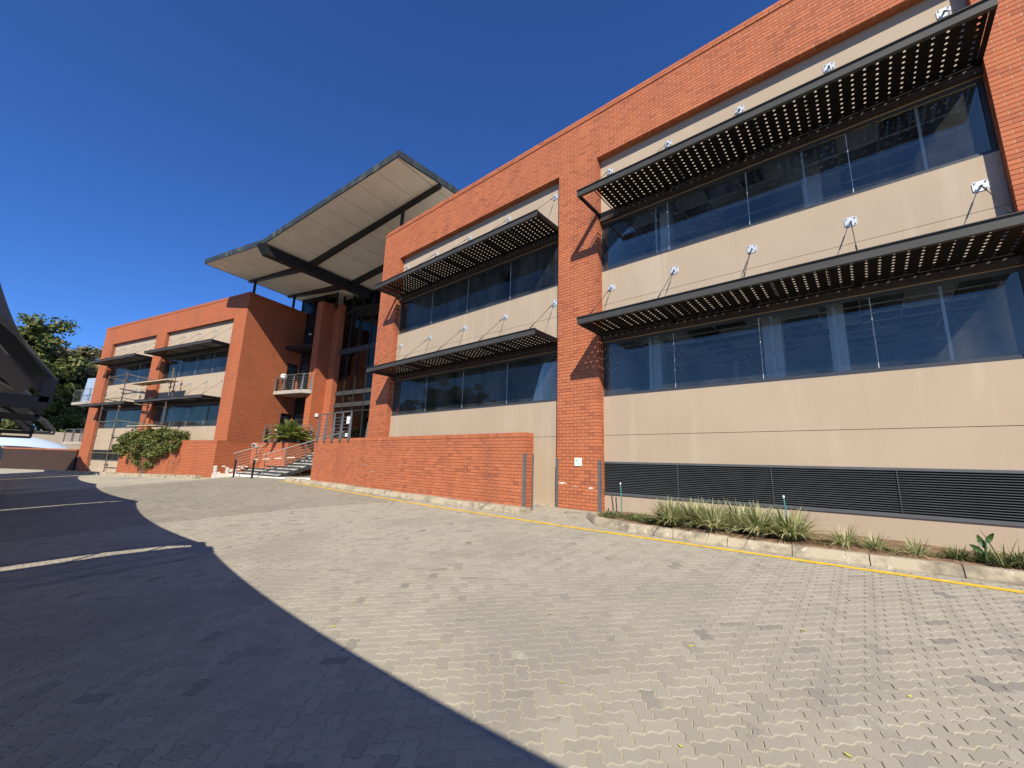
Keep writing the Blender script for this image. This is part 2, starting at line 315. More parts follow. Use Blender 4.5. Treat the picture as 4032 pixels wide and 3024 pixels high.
for h in (True, False):
    O = np.array(outline(h))*U; c = np.array([U, U/2] if h else [U/2, U]); O = O-c
    PRO[h] = (inset(O, .0033)@ROT.T, inset(O, .0068)@ROT.T)
cells = []
lat_o = np.array([-10.0, -7.0])
n = 230
I, J = np.meshgrid(np.arange(-n, n), np.arange(-n, n), indexing='ij'); Cc = (I-J) % 4
for h, cc in ((True, 0), (False, 3)):
    mk = Cc == cc; ctr = np.stack([I[mk]+(1 if h else .5), J[mk]+(.5 if h else 1)], 1)*U
    W = ctr@ROT.T+lat_o
    ok = (W[:, 0] > -25.9) & (W[:, 0] < 6) & (W[:, 1] > -13.5) & (W[:, 1] < .1); W = W[ok]
    P3 = np.stack([W[:, 0], W[:, 1], ground(W[:, 0], W[:, 1])], 1); W = W[in_view(P3, .35)]
    for w in W: cells.append((h, w[0], w[1]))
P3 = np.array([(x, y, gz(x, y)) for h, x, y in cells]); dist = np.linalg.norm(P3-CAM, axis=1); vis = in_view(P3, -.02)
order = np.argsort(np.where(vis, dist, 1e9)); indiv = set(order[:300].tolist())
def paver_proto(h):
    o, t = PRO[h]; m = MB(); k = len(o)
    m.add([(x, y, -.05) for x, y in o]+[(x, y, -.004) for x, y in o]+[(x, y, 0) for x, y in t], [(i, (i+1) % k, k+(i+1) % k, k+i) for i in range(k)]+[(k+i, k+(i+1) % k, 2*k+(i+1) % k, 2*k+i) for i in range(k)]+[tuple(range(2*k, 3*k))]); return m.mesh('paver', 'paver')
PM = {h: paver_proto(h) for h in (True, False)}
jit = RNG.normal(0, 1, (len(cells), 3))*np.array([.0010, .006, .006])
for i in order[:300]:
    h, x, y = cells[i]; link('paver', PM[h], PAVE, loc=(x, y, gz(x, y)+jit[i, 0]), rot=(math.atan(.078)+jit[i, 1], jit[i, 2], 0))
def paver_field():
    vv, ff4, ffn, b = [], [], [], 0; k = 18; a = np.arange(k); b1 = (a+1) % k
    side = np.concatenate([np.stack([a, b1, k+b1, k+a], 1), np.stack([k+a, k+b1, 2*k+b1, 2*k+a], 1)])
    rest = [i for i in range(len(cells)) if i not in indiv]
    me = bpy.data.meshes.new('paver_field'); V = []; L = []; S = []; T = []; pos = 0
    for i in rest:
        h, x, y = cells[i]; o, t = PRO[h]; near = dist[i] < 13; dz = jit[i, 0]
        def put(P, z): q = P+np.array([x, y]); return np.stack([q[:, 0], q[:, 1], ground(q[:, 0], q[:, 1])+z+dz+P[:, 0]*jit[i, 2]+P[:, 1]*jit[i, 1]], 1)
        if near:
            V.append(np.concatenate([put(o, -.03), put(o, -.004), put(t, 0)])); fs = side+b; L.append(fs.ravel()); S.append(np.arange(len(fs))*4+pos); T.append(np.full(len(fs), 4)); pos += fs.size
            top = np.arange(2*k, 3*k)+b; b += 3*k
        else:
            V.append(put(t, 0)); top = np.arange(k)+b; b += k
        L.append(top); S.append(np.array([pos])); T.append(np.array([k])); pos += k
    V = np.concatenate(V); L = np.concatenate(L); S = np.concatenate(S); T = np.concatenate(T)
    me.vertices.add(len(V)); me.vertices.foreach_set('co', V.astype(np.float32).ravel()); me.loops.add(len(L)); me.loops.foreach_set('vertex_index', L.astype(np.int32))
    me.polygons.add(len(S)); me.polygons.foreach_set('loop_start', S.astype(np.int32)); me.polygons.foreach_set('loop_total', T.astype(np.int32)); me.polygons.foreach_set('use_smooth', np.zeros(len(S), bool)); me.materials.append(MATS['paver']); me.update(calc_edges=True); return me
link('paver_field', paver_field(), PAVE, kind='stuff')
def strip(name, pts, w, dz, mat, parent):
    """thin painted strip along a polyline on the ground"""
    P = []
    for (a, b) in zip(pts[:-1], pts[1:]):
        k = max(2, int(np.hypot(b[0]-a[0], b[1]-a[1])/.25))
        for t in np.linspace(0, 1, k, endpoint=False): P.append((a[0]+(b[0]-a[0])*t, a[1]+(b[1]-a[1])*t))
    P.append(pts[-1]); P = np.array(P); d = np.gradient(P, axis=0); d /= np.linalg.norm(d, axis=1)[:, None]; nn = np.stack([-d[:, 1], d[:, 0]], 1)
    wob = 1+.10*np.sin(np.arange(len(P))*1.7)+RNG.normal(0, .06, len(P)); m = MB(); vs = []
    for p, n_, s in zip(P, nn, wob):
        a = p-n_*w/2*s; b = p+n_*w/2*s; vs += [(a[0], a[1], gz(*a)+dz), (b[0], b[1], gz(*b)+dz)]
    m.add(vs, [(2*i, 2*i+2, 2*i+3, 2*i+1) for i in range(len(P)-1)]); return m.build(name, mat, parent)
strip('painted_yellow_line', [(4, -1.83), (-5, -1.80), (-9, -1.72), (-13, -1.60), (-18.5, -1.45), (-20.5, -1.35)], .105, .0045, 'yellow_paint', PAVE)
for x in (-11.2, -13.7, -16.2, -18.7, -21.2, -23.7): strip('painted_bay_line', [(x, -9.4), (x, -14)], .09, .0045, 'white_line', PAVE)

# ------------------------------------------------------------------ brick faces
CZ = .085
def courses(x0, x1, z0, z1, zref=8.571, xref=-15.75):
    """stretcher-bond cells (x0,x1,z0,z1) clipped to a rectangle"""
    out = []; k0 = math.floor((z0-zref)/CZ)
    for k in range(k0, int((z1-zref)/CZ)+2):
        a = zref+k*CZ; b = a+.074
        a2, b2 = max(a, z0), min(b, z1)
        if b2-a2 < .02: continue
        off = xref+(k % 2)*.116; i0 = math.floor((x0-off)/.232)-1
        for i in range(i0, int((x1-off)/.232)+2):
            p = off+i*.232; q_ = p+.222; p2, q2 = max(p, x0), min(q_, x1)
            if p2-x0 < .06: p2 = x0
            if x1-q2 < .06: q2 = x1
            if q2-p2 < .05 or (out and out[-1][2] == a2 and p2 < out[-1][1]): continue
            out.append((p2, q2, a2, b2))
    return out
def perpends(cells):
    return [(a[1], b[0], a[2], a[3]) for a, b in zip(cells[:-1], cells[1:]) if a[2] == b[2] and .003 < b[0]-a[1] < .02]
def split_pieces(boxes, F, n=300):
    """the n boxes that show largest (nearest the camera, in view) and the rest"""
    B = np.array(boxes); c = np.stack([(B[:, 0]+B[:, 3])/2, (B[:, 1]+B[:, 4])/2, (B[:, 2]+B[:, 5])/2], 1)
    Mx = np.array(F); w = c@Mx[:3, :3].T+Mx[:3, 3]; d = np.linalg.norm(w-CAM, axis=1); d = np.where(in_view(w, -.03), d, 1e6+d); o = np.argsort(d); return [boxes[i] for i in o[:n]], [boxes[i] for i in o[n:]]
# storey data shared by both wings (metres, camera height = 0)
ZT, ZC, ZO, ZJ, ZL1, ZL0, ZS1, ZS2, DEP = 10.148, 9.978, 8.571, .774, .132, -.646, 1.783, 5.198, .218
WH1, WH2 = 3.19, 6.61      # window heads
FL1, FL2 = .85, 4.27       # floor levels

def perforated(name, x0, x1, y0, y1, z, sx, sy, rad, parent):
    nx = max(1, int(round((x1-x0)/sx))); nyy = max(1, int(round((y1-y0)/sy))); dx = (x1-x0)/nx; dy = (y1-y0)/nyy
    an = R(22.5)+np.arange(8)*R(45); oc = np.stack([np.cos(an)*rad, np.sin(an)*rad], 1); cr = np.array([(dx/2, dy/2), (-dx/2, dy/2), (-dx/2, -dy/2), (dx/2, -dy/2)]); loc = np.concatenate([cr, oc])
    # octagon vertex k sits at 22.5+45k deg; corners at 45,135,225,315
    q4 = np.array([(0, 1, 6, 5), (1, 2, 8, 7), (2, 3, 10, 9), (3, 0, 4, 11)]); t3 = [(0, 5, 4), (1, 7, 6), (2, 9, 8), (3, 11, 10)]
    V = []; Fq = []; b = 0
    for i in range(nx):
        for j in range(nyy):
            c = np.array([x0+(i+.5)*dx, y0+(j+.5)*dy]); p = loc+c; V.append(np.column_stack([p, np.full(12, z)])); Fq += [tuple(b+k for k in f) for f in q4]+[tuple(b+k for k in f) for f in t3]; b += 12
    me = bpy.data.meshes.new(name); me.from_pydata([tuple(map(float, v)) for v in np.concatenate(V)], [], Fq); me.materials.append(MATS['sunshade_black']); me.update(); return link(name, me, parent)

def sunshade(wing, xl, xr, z, plates, zp, gap, spots_sag=False):
    """cantilever perforated canopy hung from the wall by stay cables"""
    yf, yb = -1.05, .21; h = .15
    m = MB()   # perimeter channels
    m.box(xl, yf, z, xr, yf+.012, z+h); m.box(xl, yf+.012, z, xr, yf+.075, z+.012); m.box(xl, yf-.03, z+h, xr, yf+.075, z+h+.012)
    fr = m.build('sunshade', 'steel_face', wing)
    m = MB()
    for x, s in ((xl, 1), (xr, -1)): m.box(min(x, x+s*.012), yf+.013, z, max(x, x+s*.012), yb, z+h-.004); m.box(min(x+s*.012, x+s*.07), yf+.076, z+.001, max(x+s*.012, x+s*.07), yb, z+.012)
    m.box(xl+.013, yb-.09, z-.02, xr-.013, yb-.001, z+h-.02); m.build('end_channel', 'sunshade_black', fr)
    xs_ = [xl+.06]+[p for p in plates[1:-1]]+[xr-.06]
    for x in xs_[1:-1]: MB().box(x-.03, yf+.014, z+.035, x+.03, yb-.091, z+.11).build('rib', 'sunshade_black', fr)
    for a, b in zip(xs_[:-1], xs_[1:]):
        k = max(2, int((b-a)/.34))
        for t in range(1, k): x = a+(b-a)*t/k; MB().box(x-.006, yf+.078, z+.031, x+.006, yb-.092, z+.06).build('batten', 'sunshade_black', fr)
    for i, (a, b) in enumerate(zip(xs_[:-1], xs_[1:])):
        a2 = a+.012+(gap if i == 0 else 0); b2 = b-.012
        perforated('perforated_sheet', a2, b2, yf+.08, yb-.10, z+.03, .165, .118, .0205, fr)
    MB().box(xl+.002, .11, z-.135, xr-.002, .216, z-.022).build('head_angle', 'brown_steel', fr)
    for p in plates:
        m = MB(); c = .026; s = .09
        m.add([(p+x, DEP-.012, zp+y) for x, y in ((-s, -s+c), (-s+c, -s), (s-c, -s), (s, -s+c), (s, s-c), (s-c, s), (-s+c, s), (-s, s-c))]+[(p+x, DEP-.001, zp+y) for x, y in ((-s, -s+c), (-s+c, -s), (s-c, -s), (s, -s+c), (s, s-c), (s-c, s), (-s+c, s), (-s, s-c))],
              [tuple(range(8)), tuple(range(15, 7, -1))]+[(i, 8+i, 8+(i+1) % 8, (i+1) % 8) for i in range(8)])
        pl = m.build('cable_plate', 'galvanised', fr)
        m = MB()
        for bx, bz in ((-.06, -.06), (.06, -.06), (.06, .06), (-.06, .06)): m.tube([(p+bx, DEP-.026, zp+bz), (p+bx, DEP-.0125, zp+bz)], .011, 6)
        m.tube([(p, DEP-.012, zp-.01), (p, DEP-.07, zp-.03)], .018, 6); m.build('anchor_bolt', 'bolt', fr)
        a = np.array([p, DEP-.07, zp-.03]); b = np.array([min(max(p, xl+.05), xr-.05), yf+.06, z+h+.02]); m = MB(); m.tube([a, b], .0065, 6); L = b-a
        for t0, t1 in ((.06, .17), (.80, .93)): m.tube([a+L*t0, a+L*t1], .013, 6)
        m.build('stay_cable', 'bolt', fr)
    return fr

POSTS = {(-4.968, 1): (-3.74, -1.22, -.22, 1.2), (-4.968, 5): (-3.5, -.41, 1.3), (-14.453, 1): (-10.72, -7.25), (-14.453, 5): (-12.55, -8.2)}
def window(wing, xl, xr, z0, z1, panes, room=True):
    m = MB(); y0, y1 = .255, .33; t = .055
    m.box(xl, y0, z0, xr, y1, z0+.075); m.box(xl, y0, z1-.06, xr, y1, z1); m.box(xl, y0, z0+.075, xl+t, y1, z1-.06); m.box(xr-t, y0, z0+.075, xr, y1, z1-.06)
    m.box(xl, .222, z0-.03, xr, y0-.002, z0+.02)
    w = m.build('window', 'window_frame', wing)
    xs_ = np.linspace(xl+t, xr-t, panes+1)
    for i in range(panes):
        MB().box(xs_[i]+.006, .286, z0+.077, xs_[i+1]-.006, .296, z1-.062).build('pane', 'glass', w)
        if i: MB().box(xs_[i]-.005, .284, z0+.076, xs_[i]+.005, .299, z1-.061).build('silicone_joint', 'silicone', w)
    for x in POSTS.get((xl, int(z0)), ()): MB().box(x-.02, .34, z0+.02, x+.02, .40, z1-.03).build('mullion_post', 'silicone', w)
    return w
def room(wing, xl, xr, fl, ce, seed, cols, light=()):
    """the office behind one window band"""
    rg = random.Random(seed); y0, y1 = .42, 6.5; m = MB()
    m.box(xl-.05, y0, fl-.1, xr+.05, y1, fl); m.build('room_floor', 'room_floor', wing)
    m = MB(); m.box(xl-.05, y1, fl, xr+.05, y1+.1, ce+.5); m.box(xl-.15, y0, fl, xl-.05, y1+.1, ce+.5); m.box(xr+.05, y0, fl, xr+.15, y1+.1, ce+.5)
    m.box(xl+2.2, 4.2, fl, xl+2.3, y1, ce-.01); rw = m.build('room_wall', 'room_wall', wing)
    MB().box(xl-.15, y0-.02, ce+.5, xr+.15, y1+.1, ce+.55).build('ceiling_void', 'ceiling_void', wing)
    nx = int((xr-xl)/.6); dx = (xr-xl)/nx; ny_ = 10; dy = (y1-y0-.05)/ny_; g = MB()
    for i in range(nx+1): x = xl+i*dx; g.box(x-.010, y0+.02, ce-.012, x+.010, y1-.01, ce+.01)
    for j in range(ny_+1): y = y0+.03+j*dy; g.box(xl, y-.010, ce-.013, xr, y+.010, ce+.009)
    cg = g.build('ceiling_grid', 'ceiling_tile', wing)
    for i in range(nx):
        for j in range(ny_):
            if rg.random() < .28: MB().box(xl+i*dx+.013, y0+.03+j*dy+.012, ce+.0105, xl+(i+1)*dx-.013, y0+.03+(j+1)*dy-.012, ce+.022).build('ceiling_tile', 'ceiling_tile', cg)
    for x, y, w_ in cols: MB().box(x-w_/2, y, fl, x+w_/2, y+.3, ce+.49).build('room_column', 'room_wall', wing)

def office_wing(label, base, F, bays, xl, xr, real, gaps, cols, depth=14):
    w = thing('office_wing', label, 'building', base, F)
    piers = []; edge = xl
    for b in bays: piers.append((edge, b[0])); edge = b[1]
    piers.append((edge, xr)); zb = -1.9
    if real:
        core = MB(); e = .020
        for a, b in piers: core.box(a+e, e, zb, b-e, .5, ZO+.05)
        core.box(xl+e, e, ZO+e, xr-e, .5, ZC); core.box(xl+.004, .004, ZC+.02, xr-.004, .5, ZT-.004)
        core.build('brick_backing', 'mortar', w)
        bx = []; mj = []
        for cells_ in [courses(a, b, -1.35, ZO-.004) for a, b in piers]+[courses(xl, xr, ZO, ZC-.01)]:
            bx += [(p, 0, c, q, .106, d) for p, q, c, d in cells_]; mj += [(p, .004, c, q, .1, d) for p, q, c, d in perpends(cells_)]
        bx += [(p, -.022, c, q, .2, d) for p, q, c, d in courses(xl-.02, xr+.02, ZC, ZT, ZC)]
        link('mortar_joints', boxes_mesh('mortar_joints', mj, 'mortar'), w, kind='stuff')
        for a, b in piers:      # second brick on each reveal
            for k, (x0, x1) in enumerate(((b-.03, b), (a, a+.03))):
                for kk in range(math.floor((-1.35-ZO)/CZ)+1, 0):
                    c = ZO+kk*CZ; off = .116 if kk % 2 else .116
                    bx.append((x0, off, c, x1, DEP+.01, c+.074))
        near, rest = split_pieces(bx, F)
        for b in near: box_piece('brick', b, 'brick', w)
        link('brickwork', boxes_mesh('brickwork', rest, 'brick'), w, kind='stuff')
        MB().box(xl+.03, .108, ZO+.001, xr-.03, DEP+.02, ZO+.06).build('lintel', 'brick', w)
    else:
        m = MB()
        for a, b in piers: m.box(a, 0, zb, b, .5, ZO)
        m.box(xl, 0, ZO, xr, .5, ZC); m.build('brick_face', 'brick_x', w); MB().box(xl-.02, -.02, ZC+.008, xr+.02, .48, ZT).build('coping', 'brick_x', w)
    m = MB()      # rear and flank walls, roof deck
    m.box(xl, .502, zb, xl+.35, depth, ZC-.002); m.box(xr-.35, .502, zb, xr, 3.12 if not real else depth, ZC-.002)
    if not real:  # doorways in the flank that faces the entrance
        for z0, z1 in ((zb, FL1-.02), (2.86, FL2-.02), (6.28, ZC-.002)): m.box(xr-.35, 3.12, z0, xr, 3.97, z1)
        m.box(xr-.35, 3.97, zb, xr, depth, ZC-.002)
    m.box(xl+.35, depth-.35, zb, xr-.35, depth, ZC-.002); fk = m.build('flank_wall', 'brick_y', w)
    m = MB(); m.box(xl-.012, .482, ZC+.007, xl+.37, depth, ZT-.001); m.box(xr-.36, .482, ZC+.007, xr+.012, depth, ZT-.001); m.build('flank_coping', 'brick_y', fk)
    MB().box(xl+.36, .51, ZC-.5, xr-.36, depth-.36, ZC-.3).build('roof_deck', 'concrete', w)
    for bi, (a, b, panes, louvre) in enumerate(bays):
        y0, y1 = DEP, .40; segs = []
        lo = [(zb, ZL0), (ZL1, ZJ-.005), (ZJ+.005, ZS1-.032)] if louvre else [(zb, ZJ-.005), (ZJ+.005, ZS1-.032)]
        for z0, z1 in lo+[(WH1+.002, 4.215-.004), (4.215+.004, ZS2-.032), (WH2+.002, ZO+.05)]:
            MB().box(a+.001, y0, z0, b-.001, y1, z1).build('wall_panel', 'plaster', w)
        bk = MB(); bk.box(a+.002, y0+.03, ZJ-.02, b-.002, y1-.01, ZJ+.02); bk.box(a+.002, y0+.03, 4.19, b-.002, y1-.01, 4.24); bk.build('panel_joint', 'dark_joint', w)
        for z0, z1 in ((ZS1-.03, WH1), (ZS2-.03, WH2)): window(w, a, b, z0, z1, panes)
        pl = np.linspace(a+.29, b-.27, 5)
        sunshade(w, a, b, 3.33, pl, 4.645, gaps[bi][0]); sunshade(w, a, b, 6.745, pl, 8.12, gaps[bi][1])
        for fl, ce, sd in ((FL1, WH1+.06, 1), (FL2, WH2+.06, 2)): room(w, a, b, fl, ce, sd*10+bi+(0 if real else 5), cols[bi][sd-1])
        if louvre:
            m = MB(); m.box(a+.002, .19, ZL0, b-.002, .232, ZL0+.045); m.box(a+.002, .19, ZL1-.045, b-.002, .232, ZL1); lv = m.build('louvre_vent', 'louvre_paint', w); MB().box(a+.002, .30, ZL0, b-.002, .38, ZL1).build('vent_backing', 'ceiling_void', lv); nb = 4; xe = np.linspace(a+.01, b-.01, nb+1); ns = 18; dz = (ZL1-ZL0-.09)/ns
            for i in range(nb):
                for k in range(ns):
                    z = ZL0+.045+k*dz; m = MB(); x0, x1 = xe[i]+.004, xe[i+1]-.004
                    m.hexa([(x0, .192, z), (x1, .192, z), (x1, .200, z), (x0, .200, z)], [(x0, .262, z+dz*.66), (x1, .262, z+dz*.66), (x1, .270, z+dz*.66), (x0, .270, z+dz*.66)]); m.build('slat', 'louvre_paint', lv)
                if i: MB().box(xe[i]-.004, .189, ZL0+.046, xe[i]+.004, .26, ZL1-.046).build('louvre_mullion', 'louvre_paint', lv)
    return w
A_BAYS = [(-14.453, -6.238, 4, False), (-4.968, 2.101, 4, True)]
wingA = office_wing('nearest orange brick office wing with four perforated black sunshades and long slatted vent', (-6.2, 0, -1.06), I4, A_BAYS, -15.75, 3.37, True, [(0, .16), (0, .42)],
    [([(-10.6, .75, .42), (-7.25, .6, .12)], [(-12.45, .7, .2), (-8.0, .65, .3)]), ([(-3.75, .6, .3), (-1.3, .9, .35), (-.2, .6, .25)], [(-3.4, .7, .25), (-.35, 1.5, .35)])])
TB = math.atan2(.2444, .9697); FB = Matrix.Translation((-28.49, -1.57, 0)) @ Matrix.Rotation(TB, 4, 'Z')
B_BAYS = [(-17.82, -10.83, 3, True), (-9.47, -1.30, 4, False)]
wingB = office_wing('far left orange brick office wing beyond the entrance, scaffold standing before it', (-10, 0, -1.3), FB, B_BAYS, -19.55, 0, False, [(0, .1), (0, .1)],
    [([(-14.5, .8, .35)], [(-14.3, .8, .35)]), ([(-6.0, .8, .3)], [(-7.6, .7, .2), (-4.3, .7, .3), (-3.2, .7, .2)])])
# steel corner guards, wall plaque and paint scuffs on the nearest wing
for x, z1 in ((-6.238, .18), (-4.968, .15)):
    s = 1 if x < -6 else -1; m = MB(); m.box(min(x, x+s*.06), -.008, -1.2, max(x, x+s*.06), -.001, z1); m.box(min(x-s*.008, x-s*.001), -.008, -1.2, max(x-s*.008, x-s*.001), .06, z1); m.build('corner_guard', 'grey_steel', wingA)
sg = MB().box(-5.675, -.022, 0.005, -5.475, -.002, .205).build('wall_plaque', 'sign_white', wingA)
MB().box(-5.655, -.0255, .03, -5.495, -.0225, .185).build('plaque_face', 'sign_pale', sg)
m = MB()   # green hand with a leaf: palm disc, fingers and a bowl shape
def disc(m, cx, cz, rx, rz, y, n=16, a0=0, a1=360): m.add([(cx, y, cz)]+[(cx+rx*math.cos(R(a0+(a1-a0)*k/n)), y, cz+rz*math.sin(R(a0+(a1-a0)*k/n))) for k in range(n+1)], [(0, k+2, k+1) for k in range(n)])
disc(m, -5.605, .125, .038, .05, -.0275); m.build('plaque_leaf', 'sign_green', sg)
m = MB(); disc(m, -5.560, .085, .055, .045, -.0282); disc(m, -5.555, .15, .024, .03, -.0284); m.build('plaque_figure', 'sign_white', sg)
m = MB(); disc(m, -5.558, .075, .03, .028, -.0291, 12, 180, 360); m.build('plaque_bowl', 'sign_green', sg)
def scuff(cx, cz, w, h, seed, parent, mat='white_paint', y=-.0015):
    rg = random.Random(seed); m = MB(); n = 12; up = [h*(.2+.8*rg.random()) for _ in range(n)]; dn = [h*(.1+.6*rg.random()) for _ in range(n)]
    vs = [(cx-w/2+w*k/(n-1), y, cz+up[k]*math.sin(math.pi*(k+.3)/n)) for k in range(n)]+[(cx-w/2+w*k/(n-1), y, cz-dn[k]*math.sin(math.pi*(k+.3)/n)) for k in range(n)]
    m.add(vs, [(k, n+k, n+k+1, k+1) for k in range(n-1)]); m.build('paint_scuff', mat, parent)
scuff(-6.05, -.44, .26, .032, 1, wingA); scuff(-5.22, -.52, .16, .03, 2, wingA); scuff(-5.68, -.505, .2, .008, 3, wingA)

# ------------------------------------------------------------------ low ramp wall in front of the nearest wing
lw = thing('brick_ramp_wall', 'long low orange brick wall with soldier coping beside the steps', 'wall', (-12.4, -.85, -1.15))
LX0, LX1, LY0, LY1, LZ = -18.26, -6.50, -1.0, -.66, .80
MB().box(LX0+.02, LY0+.020, -1.6, LX1-.02, LY1-.02, LZ-.12).build('brick_backing', 'mortar', lw)
zr = LZ-.118-24*CZ
bx = [(p, LY0, c, q, LY0+.106, d) for p, q, c, d in courses(LX0, LX1, -1.35, LZ-.117, zr, LX0)]
for k in range(0, 25):
    c = zr+k*CZ
    if c < -1.35 or c > LZ-.15: continue
    ys_ = [(LY0+.116, LY0+.222), (LY0+.232, LY1)] if k % 2 else [(LY0+.116, LY1)]
    for a, b in ys_: bx.append((LX1-.106, a, c, LX1, b, c+.074)); bx.append((LX0, a, c, LX0+.106, b, c+.074))
near, rest = split_pieces(bx, I4)
link('mortar_joints', boxes_mesh('mortar_joints', [(p, LY0+.005, c, q, LY0+.1, d) for p, q, c, d in perpends(courses(LX0, LX1, -1.35, LZ-.117, zr, LX0))], 'mortar'), lw, kind='stuff')
for b in near: box_piece('brick', b, 'brick', lw)
link('brickwork', boxes_mesh('brickwork', rest, 'brick'), lw, kind='stuff')
nb = int((LX1-LX0)/.083)
for i in range(nb):
    x = LX1-(i+1)*.083+.004; box_piece('coping_brick', (x, LY0-.004+random.uniform(-.003, .003), LZ-.112, x+.075, LY1+.004, LZ+random.uniform(-.002, .002)), 'brick', lw)
MB().box(LX0+.02, LY0+.012, LZ-.12, LX1-.02, LY1-.012, LZ-.012).build('coping_bed', 'mortar', lw)
for y, s in ((LY0, -1), (LY1, 1)):
    m = MB(); m.box(LX1-.06, min(y+s*.002, y+s*.009), -1.3, LX1+.009, max(y+s*.002, y+s*.009), .27); m.box(LX1+.002, min(y, y-s*.055), -1.3, LX1+.009, max(y, y-s*.055), .27); m.build('corner_guard', 'grey_steel', lw)
for i in range(4): scuff(-14.3+random.uniform(-.5, .9), -.35+random.uniform(-.15, .2), .24, .02, 20+i, lw, 'concrete', LY0-.0015)
# ramp slab behind the wall, up to the entrance podium
FH = Matrix.Translation((-22.12, -.785, 0)) @ Matrix.Rotation(math.atan2(.1228, .9924), 4, 'Z')
def hall(w, v, z=0): p = FH @ Vector((w, v, z)); return (p.x, p.y, p.z)
m = MB(); m.hexa([(-18.2, -.65, -1.5), (-6.6, -.65, -1.5), (-6.6, .215, -1.5), (-18.2, .215, -1.5)], [(-18.2, -.65, .62), (-6.9, -.65, -1.07), (-6.9, .215, -1.06), (-18.2, .215, .62)]); m.build('ramp', 'concrete', kind='structure')

# ------------------------------------------------------------------ kerbs, planting bed
def kerb_row(name, pts, w, h, seg, inward):
    ks = link(name, MB().box(-.01, -.01, -.02, .01, .01, -.01).mesh(name, 'kerb'), kind='structure', loc=(pts[0][0], pts[0][1], gz(*pts[0])-.1))
    P = [np.array(p, float) for p in pts]; L = [np.linalg.norm(b-a) for a, b in zip(P[:-1], P[1:])]; tot = sum(L)
    def at(s):
        for a, b, l in zip(P[:-1], P[1:], L):
            if s <= l or b is P[-1]: return a+(b-a)*s/l, (b-a)/l
            s -= l
    n = max(1, int(round(tot/seg)))
    for i in range(n):
        s0, s1 = tot*i/n+.006, tot*(i+1)/n-.006; hh = h*random.uniform(.93, 1.05); k = 4 if tot < 4 else 2; m = MB(); vs = []
        for t in np.linspace(s0, s1, k):
            p, d = at(t); nn = np.array([-d[1], d[0]])*inward; z = gz(*p)
            for off, dz in ((0, -.12), (0, .02), (.045, hh*.75), (.075, hh), (w, hh), (w, -.12)): q = p+nn*off; vs.append((q[0], q[1], z+dz))
        fs = []
        for j in range(k-1):
            for e in range(6): fs.append((j*6+e, (j+1)*6+e, (j+1)*6+(e+1) % 6, j*6+(e+1) % 6))
        fs += [tuple(range(5, -1, -1)), tuple((k-1)*6+e for e in range(6))]
        m.add(vs, fs); o = m.build('kerb_stone', 'kerb', ks); o.matrix_parent_inverse = Matrix.Translation(-Vector(ks.location))
    return ks
kerb_row('bed_kerb', [(4.2, -1.50), (1.1, -1.53), (-.6, -1.63), (-2.35, -1.63), (-3.4, -1.58), (-4.1, -1.48), (-4.6, -1.25), (-4.86, -.98), (-4.93, -.72)], .20, .145, .88, -1)
kerb_row('ramp_wall_kerb', [(-6.25, -1.33), (-12, -1.33), (-20.2, -1.33)], .32, .15, .95, -1)
bp = [(4.2, -1.34), (1.1, -1.37), (-.6, -1.47), (-2.35, -1.47), (-3.35, -1.42), (-3.98, -1.33), (-4.45, -1.12), (-4.68, -.9), (-4.72, .2), (4.2, .2)]
nx = 60; m = MB(); vs = []; 
for i in range(nx+1):
    x = -4.80+(9.0)*i/nx; fy = np.interp(x, [-4.80, -4.6, -4.45, -3.98, -3.35, -2.35, -.6, 1.1, 4.2], [-.75, -1.0, -1.12, -1.33, -1.42, -1.47, -1.47, -1.37, -1.34])
    for j in range(9): y = fy+(.217-fy)*j/8; vs.append((x, y, -1.035+.02*math.sin(3*x+j)+random.uniform(-.012, .012)-(.03 if j == 0 else 0)))
m.add(vs, [(i*9+j, (i+1)*9+j, (i+1)*9+j+1, i*9+j+1) for i in range(nx) for j in range(8)])
m.build('planting_bed', 'soil', smooth=True, kind='structure')
def blades(c, n, L, spread, w, droop, rg, seg=4, lean=(0, 0)):
    V = []; F = []; b = 0
    for _ in range(n):
        an = rg.uniform(0, 2*math.pi); l = L*rg.uniform(.55, 1.1); el = rg.uniform(.25, 1.05); d = np.array([math.cos(an), math.sin(an)]); s = np.array([-d[1], d[0]]); o = np.array(c[:2])+d*rg.uniform(0, spread)
        out = el*rg.uniform(.5, 1.1)
        for k in range(seg+1):
            t = k/seg; r_ = l*out*(t+.25*t*t); z = c[2]+l*(t*(1.05-.35*el)-droop*el*t*t*1.1); ww = w*(1-t**2.2)*.5+.0008
            p = o+d*r_+np.array(lean)*t; V += [(*(p+s*ww), z), (*(p-s*ww), z)]
        F += [(b+2*k, b+2*k+1, b+2*k+3, b+2*k+2) for k in range(seg)]; b += 2*(seg+1)
    return V, F
rg = random.Random(3)
def tuft(x, y, n, L, label, mat='leaf_tuft', w=.014, spread=.09, droop=.55):
    V, F = blades((0, 0, 0), n, L, spread, w, droop, rg); o = link('grass_tuft', np_mesh('grass_tuft', V, F, mat), loc=(x, y, -1.04)); o['label'] = label; o['category'] = 'plant'; o['group'] = 'grass tufts in the planting bed'
big = [(-2.95, -1.12, 'first big pale striped tuft from the brick pier in the kerbed bed'), (-2.55, -.95, 'second big pale striped tuft from the brick pier, before the slatted vent'), (-2.2, -1.15, 'third big pale striped tuft from the brick pier, close to the kerb'),
       (-1.85, -.85, 'fourth big pale striped tuft from the brick pier, set back near the wall'), (-1.5, -1.12, 'fifth big pale striped tuft from the brick pier, before the green stake'), (-1.08, -1.10, 'last and roundest of the big pale striped tufts, farthest from the pier')]
for x, y, l in big: tuft(x, y+.14, 400, .66, l, 'leaf_tuft', .028, .15, .5)
